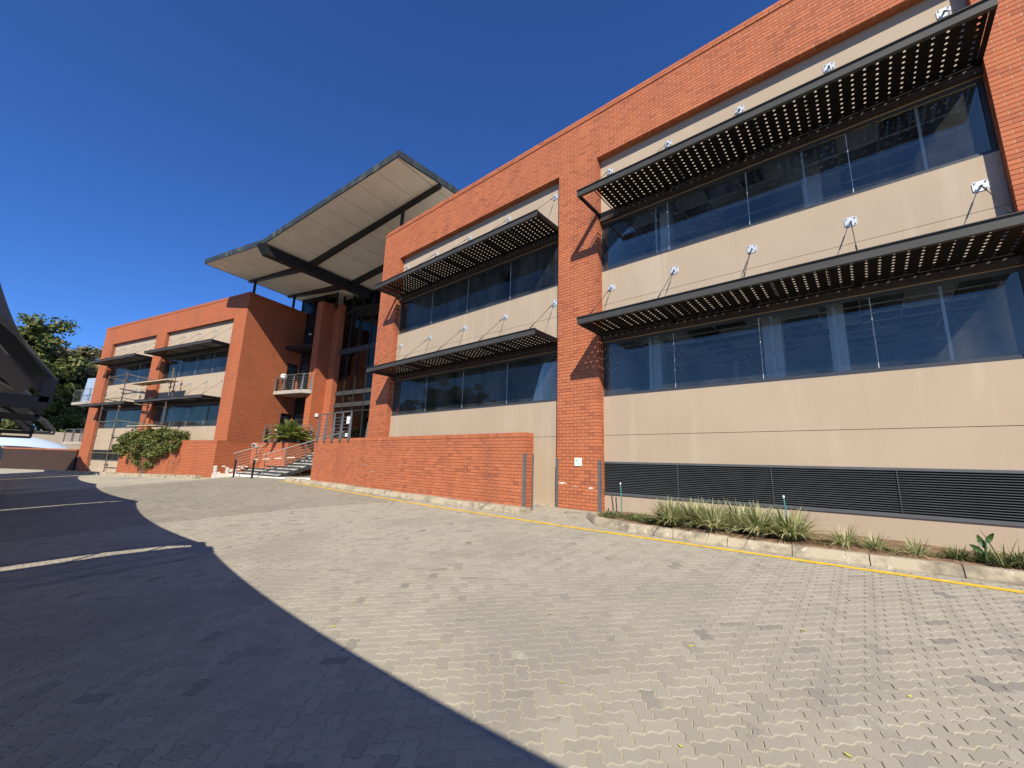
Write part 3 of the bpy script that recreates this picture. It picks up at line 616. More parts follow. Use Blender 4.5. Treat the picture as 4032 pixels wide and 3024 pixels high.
small = [(-.38, -1.02, .40, 90, 'medium grass tuft standing alone just right of the big tufts'), (-.05, -1.08, .30, 80, 'small green tuft, second right of the big tufts'), (.36, -1.15, .30, 70, 'small sparse tuft midway along the bare right part of the bed'),
         (.74, -1.05, .24, 80, 'low green tuft left of the broad leaved seedling'), (1.0, -.95, .24, 80, 'low green tuft right behind the broad leaved seedling'), (1.26, -1.02, .26, 80, 'low green tuft at the right edge of the photo')]
for x, y, L, n, l in small: tuft(x, y, int(n*1.8), L*1.1, l, 'leaf_low' if L < .28 else 'leaf_tuft', .014)
Vv = []; Ff = []; b = 0
for _ in range(90):
    x = rg.uniform(-4.5, -3.15); y = rg.uniform(-1.15, -.35); V, F = blades((x, y, -1.035), 14, .17, .05, .009, .5, rg, 3); Vv += V; Ff += [tuple(b+i for i in f) for f in F]; b += len(V)
for _ in range(60):
    x = rg.uniform(-.9, 3.5); y = rg.uniform(-1.3, -.7); V, F = blades((x, y, -1.035), 8, .11, .06, .008, .5, rg, 3); Vv += V; Ff += [tuple(b+i for i in f) for f in F]; b += len(V)
o = link('low_grass', np_mesh('low_grass', Vv, Ff, 'leaf_low'), kind='stuff'); o['label'] = 'short green grass covering the pier end of the planting bed'
sd = thing('seedling', 'dark green broad leaved seedling standing above the low tufts', 'plant', (.98, -1.2, -1.04))
MB().tube([(.98, -1.2, -1.06), (.985, -1.2, -.92), (1.0, -1.2, -.80)], [.012, .011, .007], 6).build('stem', 'leaf_dark', sd)
def leafblade(m, p, d, L, w):
    p = np.array(p, float); d = np.array(d, float); d /= np.linalg.norm(d); s = np.cross(d, [0, 1, .3]); s /= np.linalg.norm(s); nn = np.cross(s, d); prof = [(0, .02), (.25, .75), (.5, 1), (.8, .6), (1, .02)]; vs = []
    for t, k in prof: c = p+d*L*t+nn*.04*math.sin(t*3); vs += [c-s*w*k/2, c+nn*.006, c+s*w*k/2]
    m.add(vs, [f for i in range(4) for f in ((3*i, 3*i+3, 3*i+4, 3*i+1), (3*i+1, 3*i+4, 3*i+5, 3*i+2))])
for p, d, L, w in (((.985, -1.2, -.92), (-.7, -.15, .55), .17, .06), ((.99, -1.2, -.86), (-.25, .1, .9), .18, .065), ((1.0, -1.2, -.82), (.45, -.1, .9), .19, .06)): m = MB(); leafblade(m, p, d, L, w); m.build('leaf', 'leaf_dark', sd)
V, F = blades((1.12, -1.26, -1.04), 14, .52, .03, .016, .25, rg, 4, (.02, 0)); o = link('reed_clump', np_mesh('reed_clump', V, F, 'leaf_low')); o['label'] = 'tall thin reed clump beside the seedling by the kerb'; o['category'] = 'plant'
for x, y, z1, l in ((-4.36, -.15, -.34, 'thin green irrigation stake with white tip near the brick pier'), (-1.2, -.25, -.40, 'thin green irrigation stake rising behind the big tufts')):
    t = thing('irrigation_stake', l, 'stake', (x, y, -1.04)); MB().tube([(x, y, -1.1), (x+.01, y, -.75), (x-.01, y, z1-.04)], .012, 6).build('pipe', 'green_stake', t); MB().tube([(x-.01, y, z1-.04), (x-.01, y, z1)], .016, 6).build('nozzle', 'sign_white', t)
    MB().tube([(x-.01, y, z1), (x-.01, y, z1+.03)], .010, 6).build('nozzle_cap', 'black_plastic', t)
for x, y, l in ((-4.62, -.10, 'bent black plastic pipe leaning by the brick pier'), (-1.42, -.2, 'short black pipe stub behind the big tufts')):
    o = MB().tube([(x+.06, y-.04, -1.08), (x+.04, y, -.98), (x, y, -.64 if x < -4 else -.72)], .014, 6).build('plastic_pipe', 'black_plastic'); o['label'] = l; o['category'] = 'pipe'
mh = MB().lathe((-5.5, -.41, gz(-5.5, -.41)), [(.19, -.03), (.19, .010), (.165, .013), (.16, .008), (0.02, .008)], 24).build('drain_cover', 'manhole'); mh['label'] = 'round drain cover in the paving at the foot of the pier'; mh['category'] = 'drain cover'
# fallen leaves
lg = [(-1.85, -6.3), (-2.6, -5.4), (-.98, -6.4), (-.25, -5.9), (.05, -5.0), (.12, -6.5), (-.45, -6.75), (.4, -5.9), (-.3, -3.2), (-3.2, -7.4), (-4.1, -6.9), (-2.2, -7.6), (-1.3, -5.2), (-5.0, -4.4), (-2.8, -2.6), (-.6, -4.3)]
fl = MB()
for x, y in lg:
    a = rg.uniform(0, 6.3); L = rg.uniform(.035, .06); d = np.array([math.cos(a), math.sin(a)]); s = np.array([-d[1], d[0]])*L*.28; p = np.array([x, y]); z = gz(x, y)+.006
    fl.add([(*(p-d*L/2), z), (*(p+s), z+.004), (*(p+d*L/2), z+.006), (*(p-s), z+.002)], [(0, 1, 2, 3)])
o = fl.build('fallen_leaves', 'leaf_litter', kind='stuff'); o['label'] = 'small yellow leaves fallen on the paving'

# ------------------------------------------------------------------ entrance hall (frame FH: x across, y into the building)
def b2h(x, y):   # wing-B frame -> hall frame
    p = FH.inverted() @ (FB @ Vector((x, y, 0))); return (p.x, p.y)
eh = thing('entrance_hall', 'tall glazed entrance hall under a butterfly roof between the two wings', 'building', (-1, 4.5, .8), FH)
# stepped brick column and dark recess beside the left wing
def prism_part(name, poly, z0, z1, mat, parent): return MB().prism([b2h(*p) for p in poly], z0, z1).build(name, mat, parent)
colm = prism_part('stepped_column', [(2.63, 2.86), (3.16, 2.86), (3.24, 3.72), (3.82, 3.72), (3.9, 4.3), (2.63, 4.3)], -1.2, ZT, 'brick_x', eh)
rec = prism_part('recess_wall', [(.01, 4.02), (2.63, 4.02), (2.63, 4.12), (.01, 4.12)], FL1-.05, ZT, 'steel', eh)
prism_part('recess_glass', [(.30, 3.985), (2.60, 3.985), (2.60, 4.0), (.30, 4.0)], FL1, 2.85, 'glass', eh); prism_part('recess_glass', [(.30, 3.985), (2.60, 3.985), (2.60, 4.0), (.30, 4.0)], FL2, 6.3, 'glass', eh)
prism_part('door_hood', [(.01, 2.80), (2.62, 2.80), (2.62, 3.98), (.01, 3.98)], 7.12, 7.30, 'steel', eh)
p = b2h(.75, 3.97); MB().lathe((p[0], p[1], 8.40), [(.02, 0), (.10, .01), (.115, .06), (.10, .11), (.02, .12)], 14).build('round_lamp', 'sign_white', eh)
GV = 4.5; mull = [-3.3, -2.22, -1.19, -.12, .93, 1.98, 3.05, 4.1]
ROOFV, WV = -2.23, -.84
def ztop(w): return 11.05+(.085*(WV-w) if w < WV else .1177*(w-WV))
def vf(w): return -2.23+(w+7.57)*.0321
def wl(v): return -7.57-.116*(v-ROOFV)
def wr_(v): return 8.93+.13*(v+1.70)
TRN = [(FL1-.05, FL1+.02), (2.86, 2.95), (3.2, 3.46), (3.97, 4.22), (6.70, 7.03), (9.50, 9.60)]
cw = MB().box(mull[0]-.05, GV-.06, FL1-.05, mull[0]+.05, GV+.06, 10.85).build('curtain_wall', 'steel', eh)
for w in mull[1:]: MB().box(w-.035, GV-.06, FL1, w+.035, GV+.06, 10.62 if abs(w-WV) < 1 else 10.7).build('mullion', 'steel', cw)
for z0, z1 in TRN:
    for a, b in zip(mull[:-1], mull[1:]): MB().box(a+.036, GV-.075, z0, b-.036, GV+.055, z1).build('transom', 'steel_face' if z1-z0 > .2 else 'steel', cw)
edges = [(FL1+.02, 2.86), (2.95, 3.2), (3.46, 3.97), (4.22, 6.70), (7.03, 9.50), (9.60, 10.55)]
for a, b in zip(mull[:-1], mull[1:]):
    for z0, z1 in edges: MB().box(a+.036, GV-.006, z0, b-.036, GV+.006, z1).build('pane', 'glass_clear', cw)
for x, z0, z1, s in ((-1.45, 2.15, 2.6, .17), (-2.9, 1.75, 1.95, .12), (-1.5, 1.35, 1.55, .14)): MB().box(x-s, GV-.012, z0, x+s, GV-.008, z1).build('door_notice', 'sign_white', cw)
# clerestory above the left wing's roof
cl = [-7.6, -6.3, -4.8, -3.36]
for a, b in zip(cl[:-1], cl[1:]):
    za, zb_ = ztop(a)-.32, ztop(b)-.32; MB().hexa([(a+.04, GV-.5, ZT-.3), (b-.04, GV-.5, ZT-.3), (b-.04, GV-.49, ZT-.3), (a+.04, GV-.49, ZT-.3)], [(a+.04, GV-.5, za), (b-.04, GV-.5, zb_), (b-.04, GV-.49, zb_), (a+.04, GV-.49, za)]).build('pane', 'glass_clear', cw)
for a in cl: MB().box(a-.04, GV-.55, ZT-.35, a+.04, GV-.45, ztop(a)-.31).build('mullion', 'steel', cw)
# hall interior: floor, first-floor gallery and rear glazing to the sky
MB().box(-6, GV+.07, FL1-.15, 7, 13.8, FL1-.01).build('hall_floor', 'room_floor', eh); MB().box(-3.2, 8.5, FL2-.3, 4, 13.5, FL2).build('gallery', 'concrete', eh)
rg_ = MB().box(-6, 13.8, FL1, 7, 13.9, 6.6).build('rear_wall', 'brick_x', eh)
for w in np.arange(-6, 7.1, 1.6): MB().box(w-.05, 13.8, 6.6, w+.05, 13.9, 10.9).build('rear_mullion', 'steel', eh)
for z in (6.6, 8.7, 10.6): MB().box(-6, 13.79, z, 7, 13.91, z+.12).build('rear_transom', 'steel', eh)
for z, v0 in ((8.9, 7.0), (9.6, 10.0)): MB().box(-6, v0, z, 7, v0+.25, z+.28).build('tie_beam', 'steel', eh)
# butterfly roof
VB = 13.95; m = MB()
def roofpt(w, v, dz): return (w, v, ztop(w)+dz)
vv = [ROOFV, VB]
for side in (0, 1):
    if side == 0: P = [(-7.57, vf(-7.57)), (WV, vf(WV)), (WV, VB), (wl(VB), VB)]
    else: P = [(WV, vf(WV)), (8.93, vf(8.93)), (wr_(VB), VB), (WV, VB)]
    m.hexa([roofpt(w, v, -.10) for w, v in P], [roofpt(w, v, 0) for w, v in P])
roof = m.build('roof', 'fascia', eh)
def band(p, q, name):   # one fascia panel between two edge points
    d = Vector((q[0]-p[0], q[1]-p[1], 0)); n_ = Vector((d.y, -d.x, 0)).normalized()*.03
    mm = MB(); lo = [(p[0], p[1], ztop(p[0])-.275), (q[0], q[1], ztop(q[0])-.275), (q[0]-n_.x, q[1]-n_.y, ztop(q[0])-.275), (p[0]-n_.x, p[1]-n_.y, ztop(p[0])-.275)]
    hi = [(p[0], p[1], ztop(p[0])+.015), (q[0], q[1], ztop(q[0])+.015), (q[0]-n_.x, q[1]-n_.y, ztop(q[0])+.015), (p[0]-n_.x, p[1]-n_.y, ztop(p[0])+.015)]; mm.hexa(lo, hi); mm.build('fascia_panel', 'fascia', roof)
e0 = np.linspace(wl(ROOFV), WV, 9); e1 = np.linspace(WV, 8.93, 14)
for e in (e0, e1):
    for a, b in zip(e[:-1], e[1:]): band((a+.004, vf(a)-.031), (b-.004, vf(b)-.031), 'f')
for f_, s in ((wl, -1), (wr_, 1)):
    k = np.linspace(ROOFV if s < 0 else -1.70, VB, 19)
    for a, b in zip(k[:-1], k[1:]):
        p, q = (f_(a+.004)+s*.031, a+.004), (f_(b-.004)+s*.031, b-.004); band(*( (q, p) if s < 0 else (p, q)), 'f')
beams_v = [.45, 3.2, 6.1, 9.2]
seamsL = np.arange(WV-1.21, -8.9, -1.21); seamsR = np.arange(WV+1.21, 12.5, 1.21)
vedges = [ROOFV+.03]+beams_v+[VB-.03]
for v0, v1 in zip(vedges[:-1], vedges[1:]):
    for ws, s in ((np.concatenate([[WV], seamsL]), -1), (np.concatenate([[WV], seamsR]), 1)):
        for i in range(len(ws)):
            a = ws[i]+s*.012; b = (ws[i+1] if i+1 < len(ws) else ws[i]+s*9)-s*.012; lim0 = (wl(v0)+.05, wl(v1)+.05) if s < 0 else (wr_(v0)-.05, wr_(v1)-.05)
            cl_ = (lambda w, L: max(w, L)) if s < 0 else (lambda w, L: min(w, L))
            b0, b1 = cl_(b, lim0[0]), cl_(b, lim0[1])
            if (b0-a)*s < .05 and (b1-a)*s < .05: continue
            if (b0-a)*s < .02: b0 = a+s*.02
            f0 = (lambda w: vf(w)+.03) if v0 < 0 else (lambda w: v0)
            P = [(a, f0(a)+.006), (b0, f0(b0)+.006), (b1, v1-.006), (a, v1-.006)]
            if s < 0: P = P[::-1]
            MB().hexa([roofpt(w, v, -.265) for w, v in P], [roofpt(w, v, -.245) for w, v in P]).build('soffit_panel', 'soffit', roof)
for v in beams_v:
    for a, b in ((wl(v)+.04, WV-.26), (WV+.26, wr_(v)-.04)):
        mm = MB(); mm.hexa([(a, v-.10, ztop(a)-(.40 if abs(a-WV) > 1 else .62)), (b, v-.10, ztop(b)-(.40 if abs(b-WV) > 1 else .62)), (b, v+.10, ztop(b)-(.40 if abs(b-WV) > 1 else .62)), (a, v+.10, ztop(a)-(.40 if abs(a-WV) > 1 else .62))],
                 [(a, v-.10, ztop(a)-.268), (b, v-.10, ztop(b)-.268), (b, v+.10, ztop(b)-.268), (a, v+.10, ztop(a)-.268)]); mm.build('cross_beam', 'steel', roof)
mm = MB(); mm.hexa([(WV-.22, ROOFV+.35, 10.25), (WV+.22, ROOFV+.35, 10.25), (WV+.22, VB-.1, 10.2), (WV-.22, VB-.1, 10.2)], [(WV-.24, ROOFV+.0, 10.73), (WV+.24, ROOFV+.0, 10.73), (WV+.24, VB-.1, 10.73), (WV-.24, VB-.1, 10.73)]); mm.build('valley_beam', 'steel', roof)
for w, v in ((-7.05, .45), (-7.35, 3.2), (-7.6, 6.1), (6.85, .45), (7.2, 3.2), (7.5, 6.1)):
    zt = ztop(w)-.41; mm = MB(); mm.box(w-.06, v-.06, ZC-.31, w+.06, v+.06, zt); mm.hexa([(w-.06, v-.05, zt-.16), (w+.06, v-.05, zt-.16), (w+.06, v+.05, zt-.16), (w-.06, v+.05, zt-.16)], [(w-.22, v-.05, zt+.004), (w+.22, v-.05, zt+.004), (w+.22, v+.05, zt+.004), (w-.22, v+.05, zt+.004)]); mm.build('roof_post', 'steel', roof)
# podium deck in front of the hall
m = MB(); m.prism([(2.4, 2.0), (6.6, 1.4), (6.6, 4.44), (-4.2, 4.44), (-4.2, 3.9), (2.4, 3.9)], -1.6, FL1-.06); m.build('podium', 'concrete', kind='structure')
podm = bpy.data.objects['podium']; podm.matrix_world = FH

# ------------------------------------------------------------------ steps
st = thing('staircase', 'wide open riser steps with steel treads climbing to the entrance hall', 'staircase', (-3.7, .4, -1.1), FH)
for i in range(12):
    w1 = -1.25+.25*i; w0 = w1-4.9; v = .39+.29*i; z = -.95+.15*i
    m = MB(); m.box(w0, v, z-.05, w1, v+.05, z); tr_ = m.build('tread', 'steel', st)
    nb_ = 6; e = np.linspace(w0+.01, w1-.01, nb_+1)
    MB().box(w0, v+.052, z-.045, w1, v+.32, z-.003).build('tread_slab', 'step_paint', tr_)
    for a, b in zip(e[:-1], e[1:]): MB().box(a+.014, v+.06, z-.148, b-.014, v+.075, z-.052).build('riser_panel', 'step_paint', tr_)
for w in (-1.30, -6.1, -3.7):
    m = MB(); m.hexa([(w-.03, .42, -1.2), (w+.03, .42, -1.2), (w+.03+2.75, 3.6, .40), (w-.03+2.75, 3.6, .40)], [(w-.03, .42, -1.02), (w+.03, .42, -1.02), (w+.03+2.75, 3.6, .62), (w-.03+2.75, 3.6, .62)]); m.build('stringer', 'steel', st)
m = MB(); m.box(-6.3, .15, -1.35, -1.3, .40, -1.02); m.build('step_plinth', 'white_paint', st)
MB().hexa([(-1.15, .1, -1.4), (4.0, -.25, -1.4), (4.0, .05, -1.4), (-1.15, .4, -1.4)], [(-1.15, .1, -1.02), (4.0, -.25, -.86), (4.0, .05, -.86), (-1.15, .4, -1.02)]).build('white_kerb', 'white_paint', st)
def stair_rail(w0, v0, z0, k, name):
    d = np.array([.5, 1, .43]); a = np.array([w0, v0, z0]); b = a+d*k
    hr = MB().tube([a-d*.12, b], .024, 8).build('handrail', 'grey_steel', st)
    n_ = 4
    for i in range(n_+1):
        p = a+(b-a)*i/n_; MB().beam(p-np.array([0, 0, 1.02]), p-np.array([0, 0, .03]), .055, .012, (1, 0, 0)).build('post', 'grey_steel', hr)
    for j in range(5):
        o_ = np.array([0, 0, .2+.155*j]); MB().tube([a-o_, b-o_], .009, 6).build('guard_rod', 'grey_steel', hr)
stair_rail(-5.0, .05, .16, 3.4, 'a'); stair_rail(-1.85, .12, .12, 3.3, 'b')
for w, v, l in ((-6.3, .0, 'black steel bollard post left of the steps beside the white plinth'), (-4.25, -.25, 'black steel bollard post midway along the foot of the steps'), (-2.15, -.28, 'black steel bollard post at the right foot of the steps')):
    p = Vector(hall(w, v)); g = gz(p.x, p.y); t = thing('bollard_post', l, 'bollard', (w, v, g), FH); m = MB(); m.beam((w, v, g-.1), (w, v, g+.95), .075, .075, (1, 0, 0)); m.build('post', 'steel', t)
    MB().box(w-.1, v-.1, g-.02, w+.1, v+.1, g+.012).build('base_plate', 'steel', t)
for (a, b, l) in (((-7.7, -.25, .0), (-6.3, .0, -.25), 'red and white pole barrier slanting down by the whitewashed wall'), ((-2.15, -.28, -.18), (.6, .3, .0), 'pink and white pole barrier resting across the steps')):
    t = thing('pole_barrier', l, 'barrier', a, FH); MB().tube([a, b], .02, 8).build('pole', 'soffit', t)
    d = np.array(b)-np.array(a)
    for i in range(3): q = np.array(a)+d*(.1+.3*i); MB().tube([q, q+d*.12], .0215, 8).build('stripe', 'copper_leg', t)
tb = thing('metal_trough', 'dark grey steel trough standing against the whitewashed wall by the steps', 'trough', (-6.25, .15, -.9), FH)
m = MB(); m.hexa([(-6.35, -.05, -.92), (-5.5, .0, -.95), (-5.5, .2, -.95), (-6.35, .2, -.92)], [(-6.95, -.08, -.12), (-5.75, -.05, -.12), (-5.75, .22, -.12), (-6.95, .22, -.12)]); m.build('body', 'window_frame', tb)
m = MB(); m.box(-6.97, -.1, -.12, -5.73, -.06, -.07); m.box(-6.97, .21, -.12, -5.73, .25, -.07); m.build('rim', 'galvanised', tb)

# ------------------------------------------------------------------ railings
def railing(label, P, F, zs, h=1.05, sp=.62, blade=True, group='steel balustrades'):
    t = thing('balustrade', label, 'railing', (P[0][0], P[0][1], zs), F, group)
    for a, b in zip(P[:-1], P[1:]):
        a = np.array([*a, zs]); b = np.array([*b, zs]); L = np.linalg.norm(b-a); n_ = max(1, int(round(L/sp))); d = (b-a)/L; nn = np.array([d[1], -d[0], 0])
        MB().tube([a+[0, 0, h], b+[0, 0, h]], .024, 8).build('handrail', 'grey_steel', t)
        for i in range(n_+1):
            p = a+(b-a)*i/n_; o_ = nn*.01
            MB().hexa([p-d*.11-nn*.01, p+d*.11-nn*.01, p+d*.11+nn*.01, p-d*.11+nn*.01], [p+d*.0-nn*.01+[0, 0, h-.02], p+d*.09-nn*.01+[0, 0, h-.02], p+d*.09+nn*.01+[0, 0, h-.02], p+d*.0+nn*.01+[0, 0, h-.02]]).build('blade_post', 'grey_steel', t)
            MB().box(p[0]-.05, p[1]-.05, zs-.10, p[0]+.05, p[1]+.05, zs-.002).build('foot_bracket', 'grey_steel', t) if blade else None
        for j in range(6): z = .14+.14*j; MB().tube([a+[0, 0, z], b+[0, 0, z]], .011, 6).build('rod', 'grey_steel', t)
    return t
railing('bladed grey steel balustrade on top of the left end of the low ramp wall', [(-18.0, -1.03), (-15.3, -1.03)], I4, LZ+.004)
railing('grey steel balustrade set back by the hall glass, right of the ramp wall balustrade', [(3.2, 2.4), (6.2, 2.75)], FH, FL1-.05)
railing('grey steel balustrade behind the big cycad below the balcony', [(.06, 2.14), (3.1, 2.14), (3.95, 2.5)], FB, .86)
# balcony between left wing and column
bl = thing('balcony', 'small concrete balcony with rod railing in the entrance corner', 'balcony', (0, 2.4, 3.98), FB)
MB().prism([(.01, 2.40), (2.75, 2.40), (3.1, 2.85), (2.62, 2.86), (2.62, 3.97), (.01, 3.97)], 3.98, 4.20).build('slab', 'concrete', bl)
bp_ = [(.06, 2.43), (2.72, 2.43), (3.02, 2.82)]
for a, b in zip(bp_[:-1], bp_[1:]):
    a = np.array([*a, 4.2]); b = np.array([*b, 4.2]); MB().tube([a+[0, 0, 1.0], b+[0, 0, 1.0]], .024, 8).build('handrail', 'grey_steel', bl); L = np.linalg.norm(b-a); n_ = max(1, int(round(L/.9))); d = (b-a)/L; nn = np.array([d[1], -d[0], 0])
    for i in range(n_+1):
        p = a+(b-a)*i/n_; MB().hexa([p-d*.10-nn*.01+[0, 0, -.08], p+d*.06-nn*.01+[0, 0, -.08], p+d*.06+nn*.012+[0, 0, -.08], p-d*.10+nn*.012+[0, 0, -.08]], [p-d*.02-nn*.01+[0, 0, .98], p+d*.05-nn*.01+[0, 0, .98], p+d*.05+nn*.012+[0, 0, .98], p-d*.02+nn*.012+[0, 0, .98]]).build('blade_post', 'grey_steel', bl)
    for j in range(6): MB().tube([a+[0, 0, .13+.14*j], b+[0, 0, .13+.14*j]], .011, 6).build('rod', 'grey_steel', bl)
for z0, z1 in ((FL1, 2.85), (FL2, 6.27)):
    d_ = MB().box(-.20, 3.13, z0, -.15, 3.96, z1).build('flank_door', 'steel', wingB); MB().box(-.148, 3.25, z0+.15, -.142, 3.84, z1-.15).build('door_pane', 'glass', d_); MB().tube([(-.10, 3.80, z0+.95), (-.10, 3.80, z0+1.15)], .015, 6).build('door_handle', 'galvanised', d_)
for y, z in ((2.98, 5.22), (2.95, 1.72)): MB().box(.002, y-.07, z-.1, .05, y+.07, z+.1).build('switch_box', 'sign_white', wingB)
p = b2h(3.21, 3.3); MB().box(p[0]+.012, p[1]-.09, 2.55, p[0]+.06, p[1]+.09, 2.75).build('switch_box', 'sign_white', eh)
tl = thing('tripod_lamp', 'white globe lamp on a copper tripod on the entrance balcony', 'lamp', (.42, 2.75, 4.2), FB)
MB().lathe((.36, 2.72, 5.02), [(.03, -.02), (.16, .02), (.21, .14), (.20, .26), (.12, .36), (.02, .38)], 16).build('globe', 'sign_white', tl, True); MB().lathe((.44, 2.74, 4.80), [(.06, 0), (.15, .06), (.15, .18), (.05, .24)], 12).build('motor_housing', 'black_plastic', tl)
for dx, dy in ((-.18, -.12), (.25, -.1), (.1, .25)): MB().tube([(.42+dx, 2.75+dy, 4.2), (.42, 2.75, 4.85)], .018, 6).build('leg', 'copper_leg', tl)

# ------------------------------------------------------------------ podium planters by the left wing
pw = thing('podium_planter', 'orange brick retaining planter before the left wing, bush spilling over it', 'wall', (-4.5, -1, -1.2), FB)
MB().box(-10.1, -1.0, -1.9, .93, -.001, .69).build('front_wall', 'brick_x', pw); MB().box(.932, -.995, -1.9, .95, .95, .69).build('end_wall', 'brick_y', pw); MB().box(-10.1, -1.01, .692, .96, -.78, .80).build('coping', 'brick_x', pw)
MB().box(.72, -.78, .692, .955, .95, .80).build('coping', 'brick_y', pw); MB().box(-10.0, -.77, .69, .70, -.004, .74).build('planter_soil', 'soil', pw)
m = MB(); rgw = random.Random(5)
for k in range(9):
    z0 = -1.25+k*CZ
    for i in range(9):
        y = -.98+i*.21
        if rgw.random() < 1.15-k*.12: m.box(.951, y+rgw.uniform(0, .03), z0+.006, .9535, y+.195, z0+.079)
m.build('whitewash', 'white_paint', pw); MB().box(.951, -.99, -1.7, .99, .94, -1.0).build('white_plinth', 'white_paint', pw)
pl2 = thing('stair_planter', 'square orange brick planter holding the cycad left of the steps', 'wall', (2.5, .95, -1.1), FB)
MB().box(.956, .96, -1.9, 4.07, 1.2, .69).build('front_wall', 'brick_x', pl2); MB().box(4.072, .962, -1.9, 4.2, 2.9, .69).build('side_wall', 'brick_y', pl2); MB().box(.956, .955, .692, 4.205, 1.2, .80).build('coping', 'brick_x', pl2); MB().box(3.98, 1.202, .692, 4.205, 2.9, .80).build('coping', 'brick_y', pl2)
MB().box(.956, 1.2, -1.5, 3.98, 2.9, .74).build('planter_soil', 'soil', pl2)
wb = thing('bulkhead_light', 'small grey bulkhead light on the planter wall above the steps', 'light', (1.25, .95, .6), FB); MB().box(1.05, .86, .56, 1.45, .954, .74).build('housing', 'galvanised', wb); MB().box(1.10, .845, .59, 1.40, .858, .69).build('lens', 'window_frame', wb)
def bpt(x, y): p = FB @ Vector((x, y, 0)); return (p.x, p.y)
kerb_row('left_wing_kerb', [bpt(.9, -1.42), bpt(-6, -1.42), bpt(-12, -1.30), bpt(-20, -1.20)], .34, .17, 1.0, 1)

# ------------------------------------------------------------------ plants
def frond(m, base, az, el, L, droop, w, rg, n=16, keel=.5):
    d = np.array([math.cos(az), math.sin(az)]); pts = []
    for k in range(n+1):
        t = k/n; r_ = L*t*math.cos(el)*(1+.1*t); z = L*(t*math.sin(el)-droop*t*t); pts.append(np.array([base[0]+d[0]*r_, base[1]+d[1]*r_, base[2]+z]))
    s = np.array([-d[1], d[0], 0])
    m.tube(pts[::4], list(np.linspace(.013, .003, len(pts[::4]))), 4, False)
    for k in range(1, n+1):
        p = pts[k]; tan = pts[k]-pts[k-1]; tan /= np.linalg.norm(tan); t = k/n; ll = w*(.45+.75*math.sin(math.pi*min(1, .15+t*.85)))
        for sg_ in (-1, 1):
            dirv = sg_*s*.85+tan*.5+np.array([0, 0, keel*.5]); dirv /= np.linalg.norm(dirv); q = p+dirv*ll; sd_ = tan*.046
            m.add([p-sd_, p+sd_, q+sd_*.3, q-sd_*.3], [(0, 1, 2, 3)])
def cycad(label, base, F, n, L, seed):
    t = thing('cycad', label, 'plant', base, F); rg = random.Random(seed)
    MB().lathe(base, [(.16, -.1), (.20, .12), (.17, .28), (.05, .34)], 10).build('trunk', 'bark', t)
    for i in range(n):
        az = 2*math.pi*i/n*1.618*5+rg.uniform(-.2, .2); el = R(rg.choice([12, 22, 35, 48, 62, 75])+rg.uniform(-6, 6)); m = MB(); frond(m, (base[0], base[1], base[2]+.28), az, el, L*rg.uniform(.85, 1.1), rg.uniform(.18, .40), .22, rg, 22); m.build('frond', 'leaf_cycad', t)
cycad('large bright green cycad in the brick planter beside the steps', (3.25, 1.70, .76), FB, 64, 1.45, 2)
cycad('dark cycad half hidden behind the bush on the left wing planter', (-8.2, -.42, .74), FB, 26, .85, 5)
def leaf_cloud(centers, radii, per, size, seed, flat=1.0, shell=.55):
    """many leaf-sized quads scattered through clumps"""
    rg = np.random.default_rng(seed); C = np.repeat(np.asarray(centers, float), per, 0); Rr = np.repeat(np.asarray(radii, float), per)
    d = rg.normal(size=C.shape); d /= np.linalg.norm(d, axis=1)[:, None]; rad = Rr*(shell+(1-shell)*rg.random(len(C)))*rg.random(len(C))**.25
    P = C+d*rad[:, None]*np.array([1, 1, flat]); nrm = d*.7+rg.normal(size=C.shape)*.6+np.array([0, 0, .35]); nrm /= np.linalg.norm(nrm, axis=1)[:, None]
    a = rg.normal(size=C.shape); a -= (a*nrm).sum(1)[:, None]*nrm; a /= np.linalg.norm(a, axis=1)[:, None]; b = np.cross(nrm, a); s = size*(.6+.8*rg.random(len(C)))[:, None]
    V = np.stack([P-a*s*.5, P+b*s*.28, P+a*s*.5, P-b*s*.28], 1).reshape(-1, 3); return V, np.arange(len(V)).reshape(-1, 4)
def tree(label, base, h, crown, n, per, size, mat, seed, group=None, trunk_r=.22, lobes=None):
    t = thing('tree', label, 'tree', base, I4, group); rg = random.Random(seed); bx_, by_, bz_ = base; cz = bz_+h*.62; rx, rz = crown
    tr = MB(); tr.tube([(bx_, by_, bz_-.3), (bx_+.1, by_+.1, bz_+h*.2), (bx_-.05, by_, bz_+h*.38), (bx_+.1, by_-.1, bz_+h*.6)], [trunk_r*1.3, trunk_r, trunk_r*.85, trunk_r*.4], 8)
    cs, rs = [], []
    for i in range(n):
        while True:
            p = np.array([rg.uniform(-1, 1), rg.uniform(-1, 1), rg.uniform(-1, 1)])
            if .25 < np.linalg.norm(p) < 1: break
        k = .82+.36*math.sin(3.1*p[0]+2*p[1]+seed); c = np.array([bx_+p[0]*rx*k, by_+p[1]*rx*k, cz+p[2]*rz*k]); cs.append(c); rs.append(rx*rg.uniform(.16, .30))
        if i % 6 == 0: tr.tube([(bx_, by_, bz_+h*.36), tuple((np.array([bx_, by_, bz_+h*.45])+c)/2), tuple(c)], [trunk_r*.5, trunk_r*.3, trunk_r*.08], 5, False)
    tr.build('trunk', 'bark', t); V, F = leaf_cloud(cs, rs, per, size, seed, .75, .35); link('crown', np_mesh('crown', V, F, mat), t)
tree('tall spreading tree left of the photo behind the carport sails', (-81.6, -14.0, -1.9), 21.6, (6.8, 6.8), 150, 260, .52, 'leaf_tree', 11, 'trees beyond the car park')
tree('olive brown crowned tree touching the left wing roofline', (-89.8, -6.6, -1.9), 20.2, (7.0, 5.2), 140, 270, .55, 'leaf_olive', 12, 'trees beyond the car park')
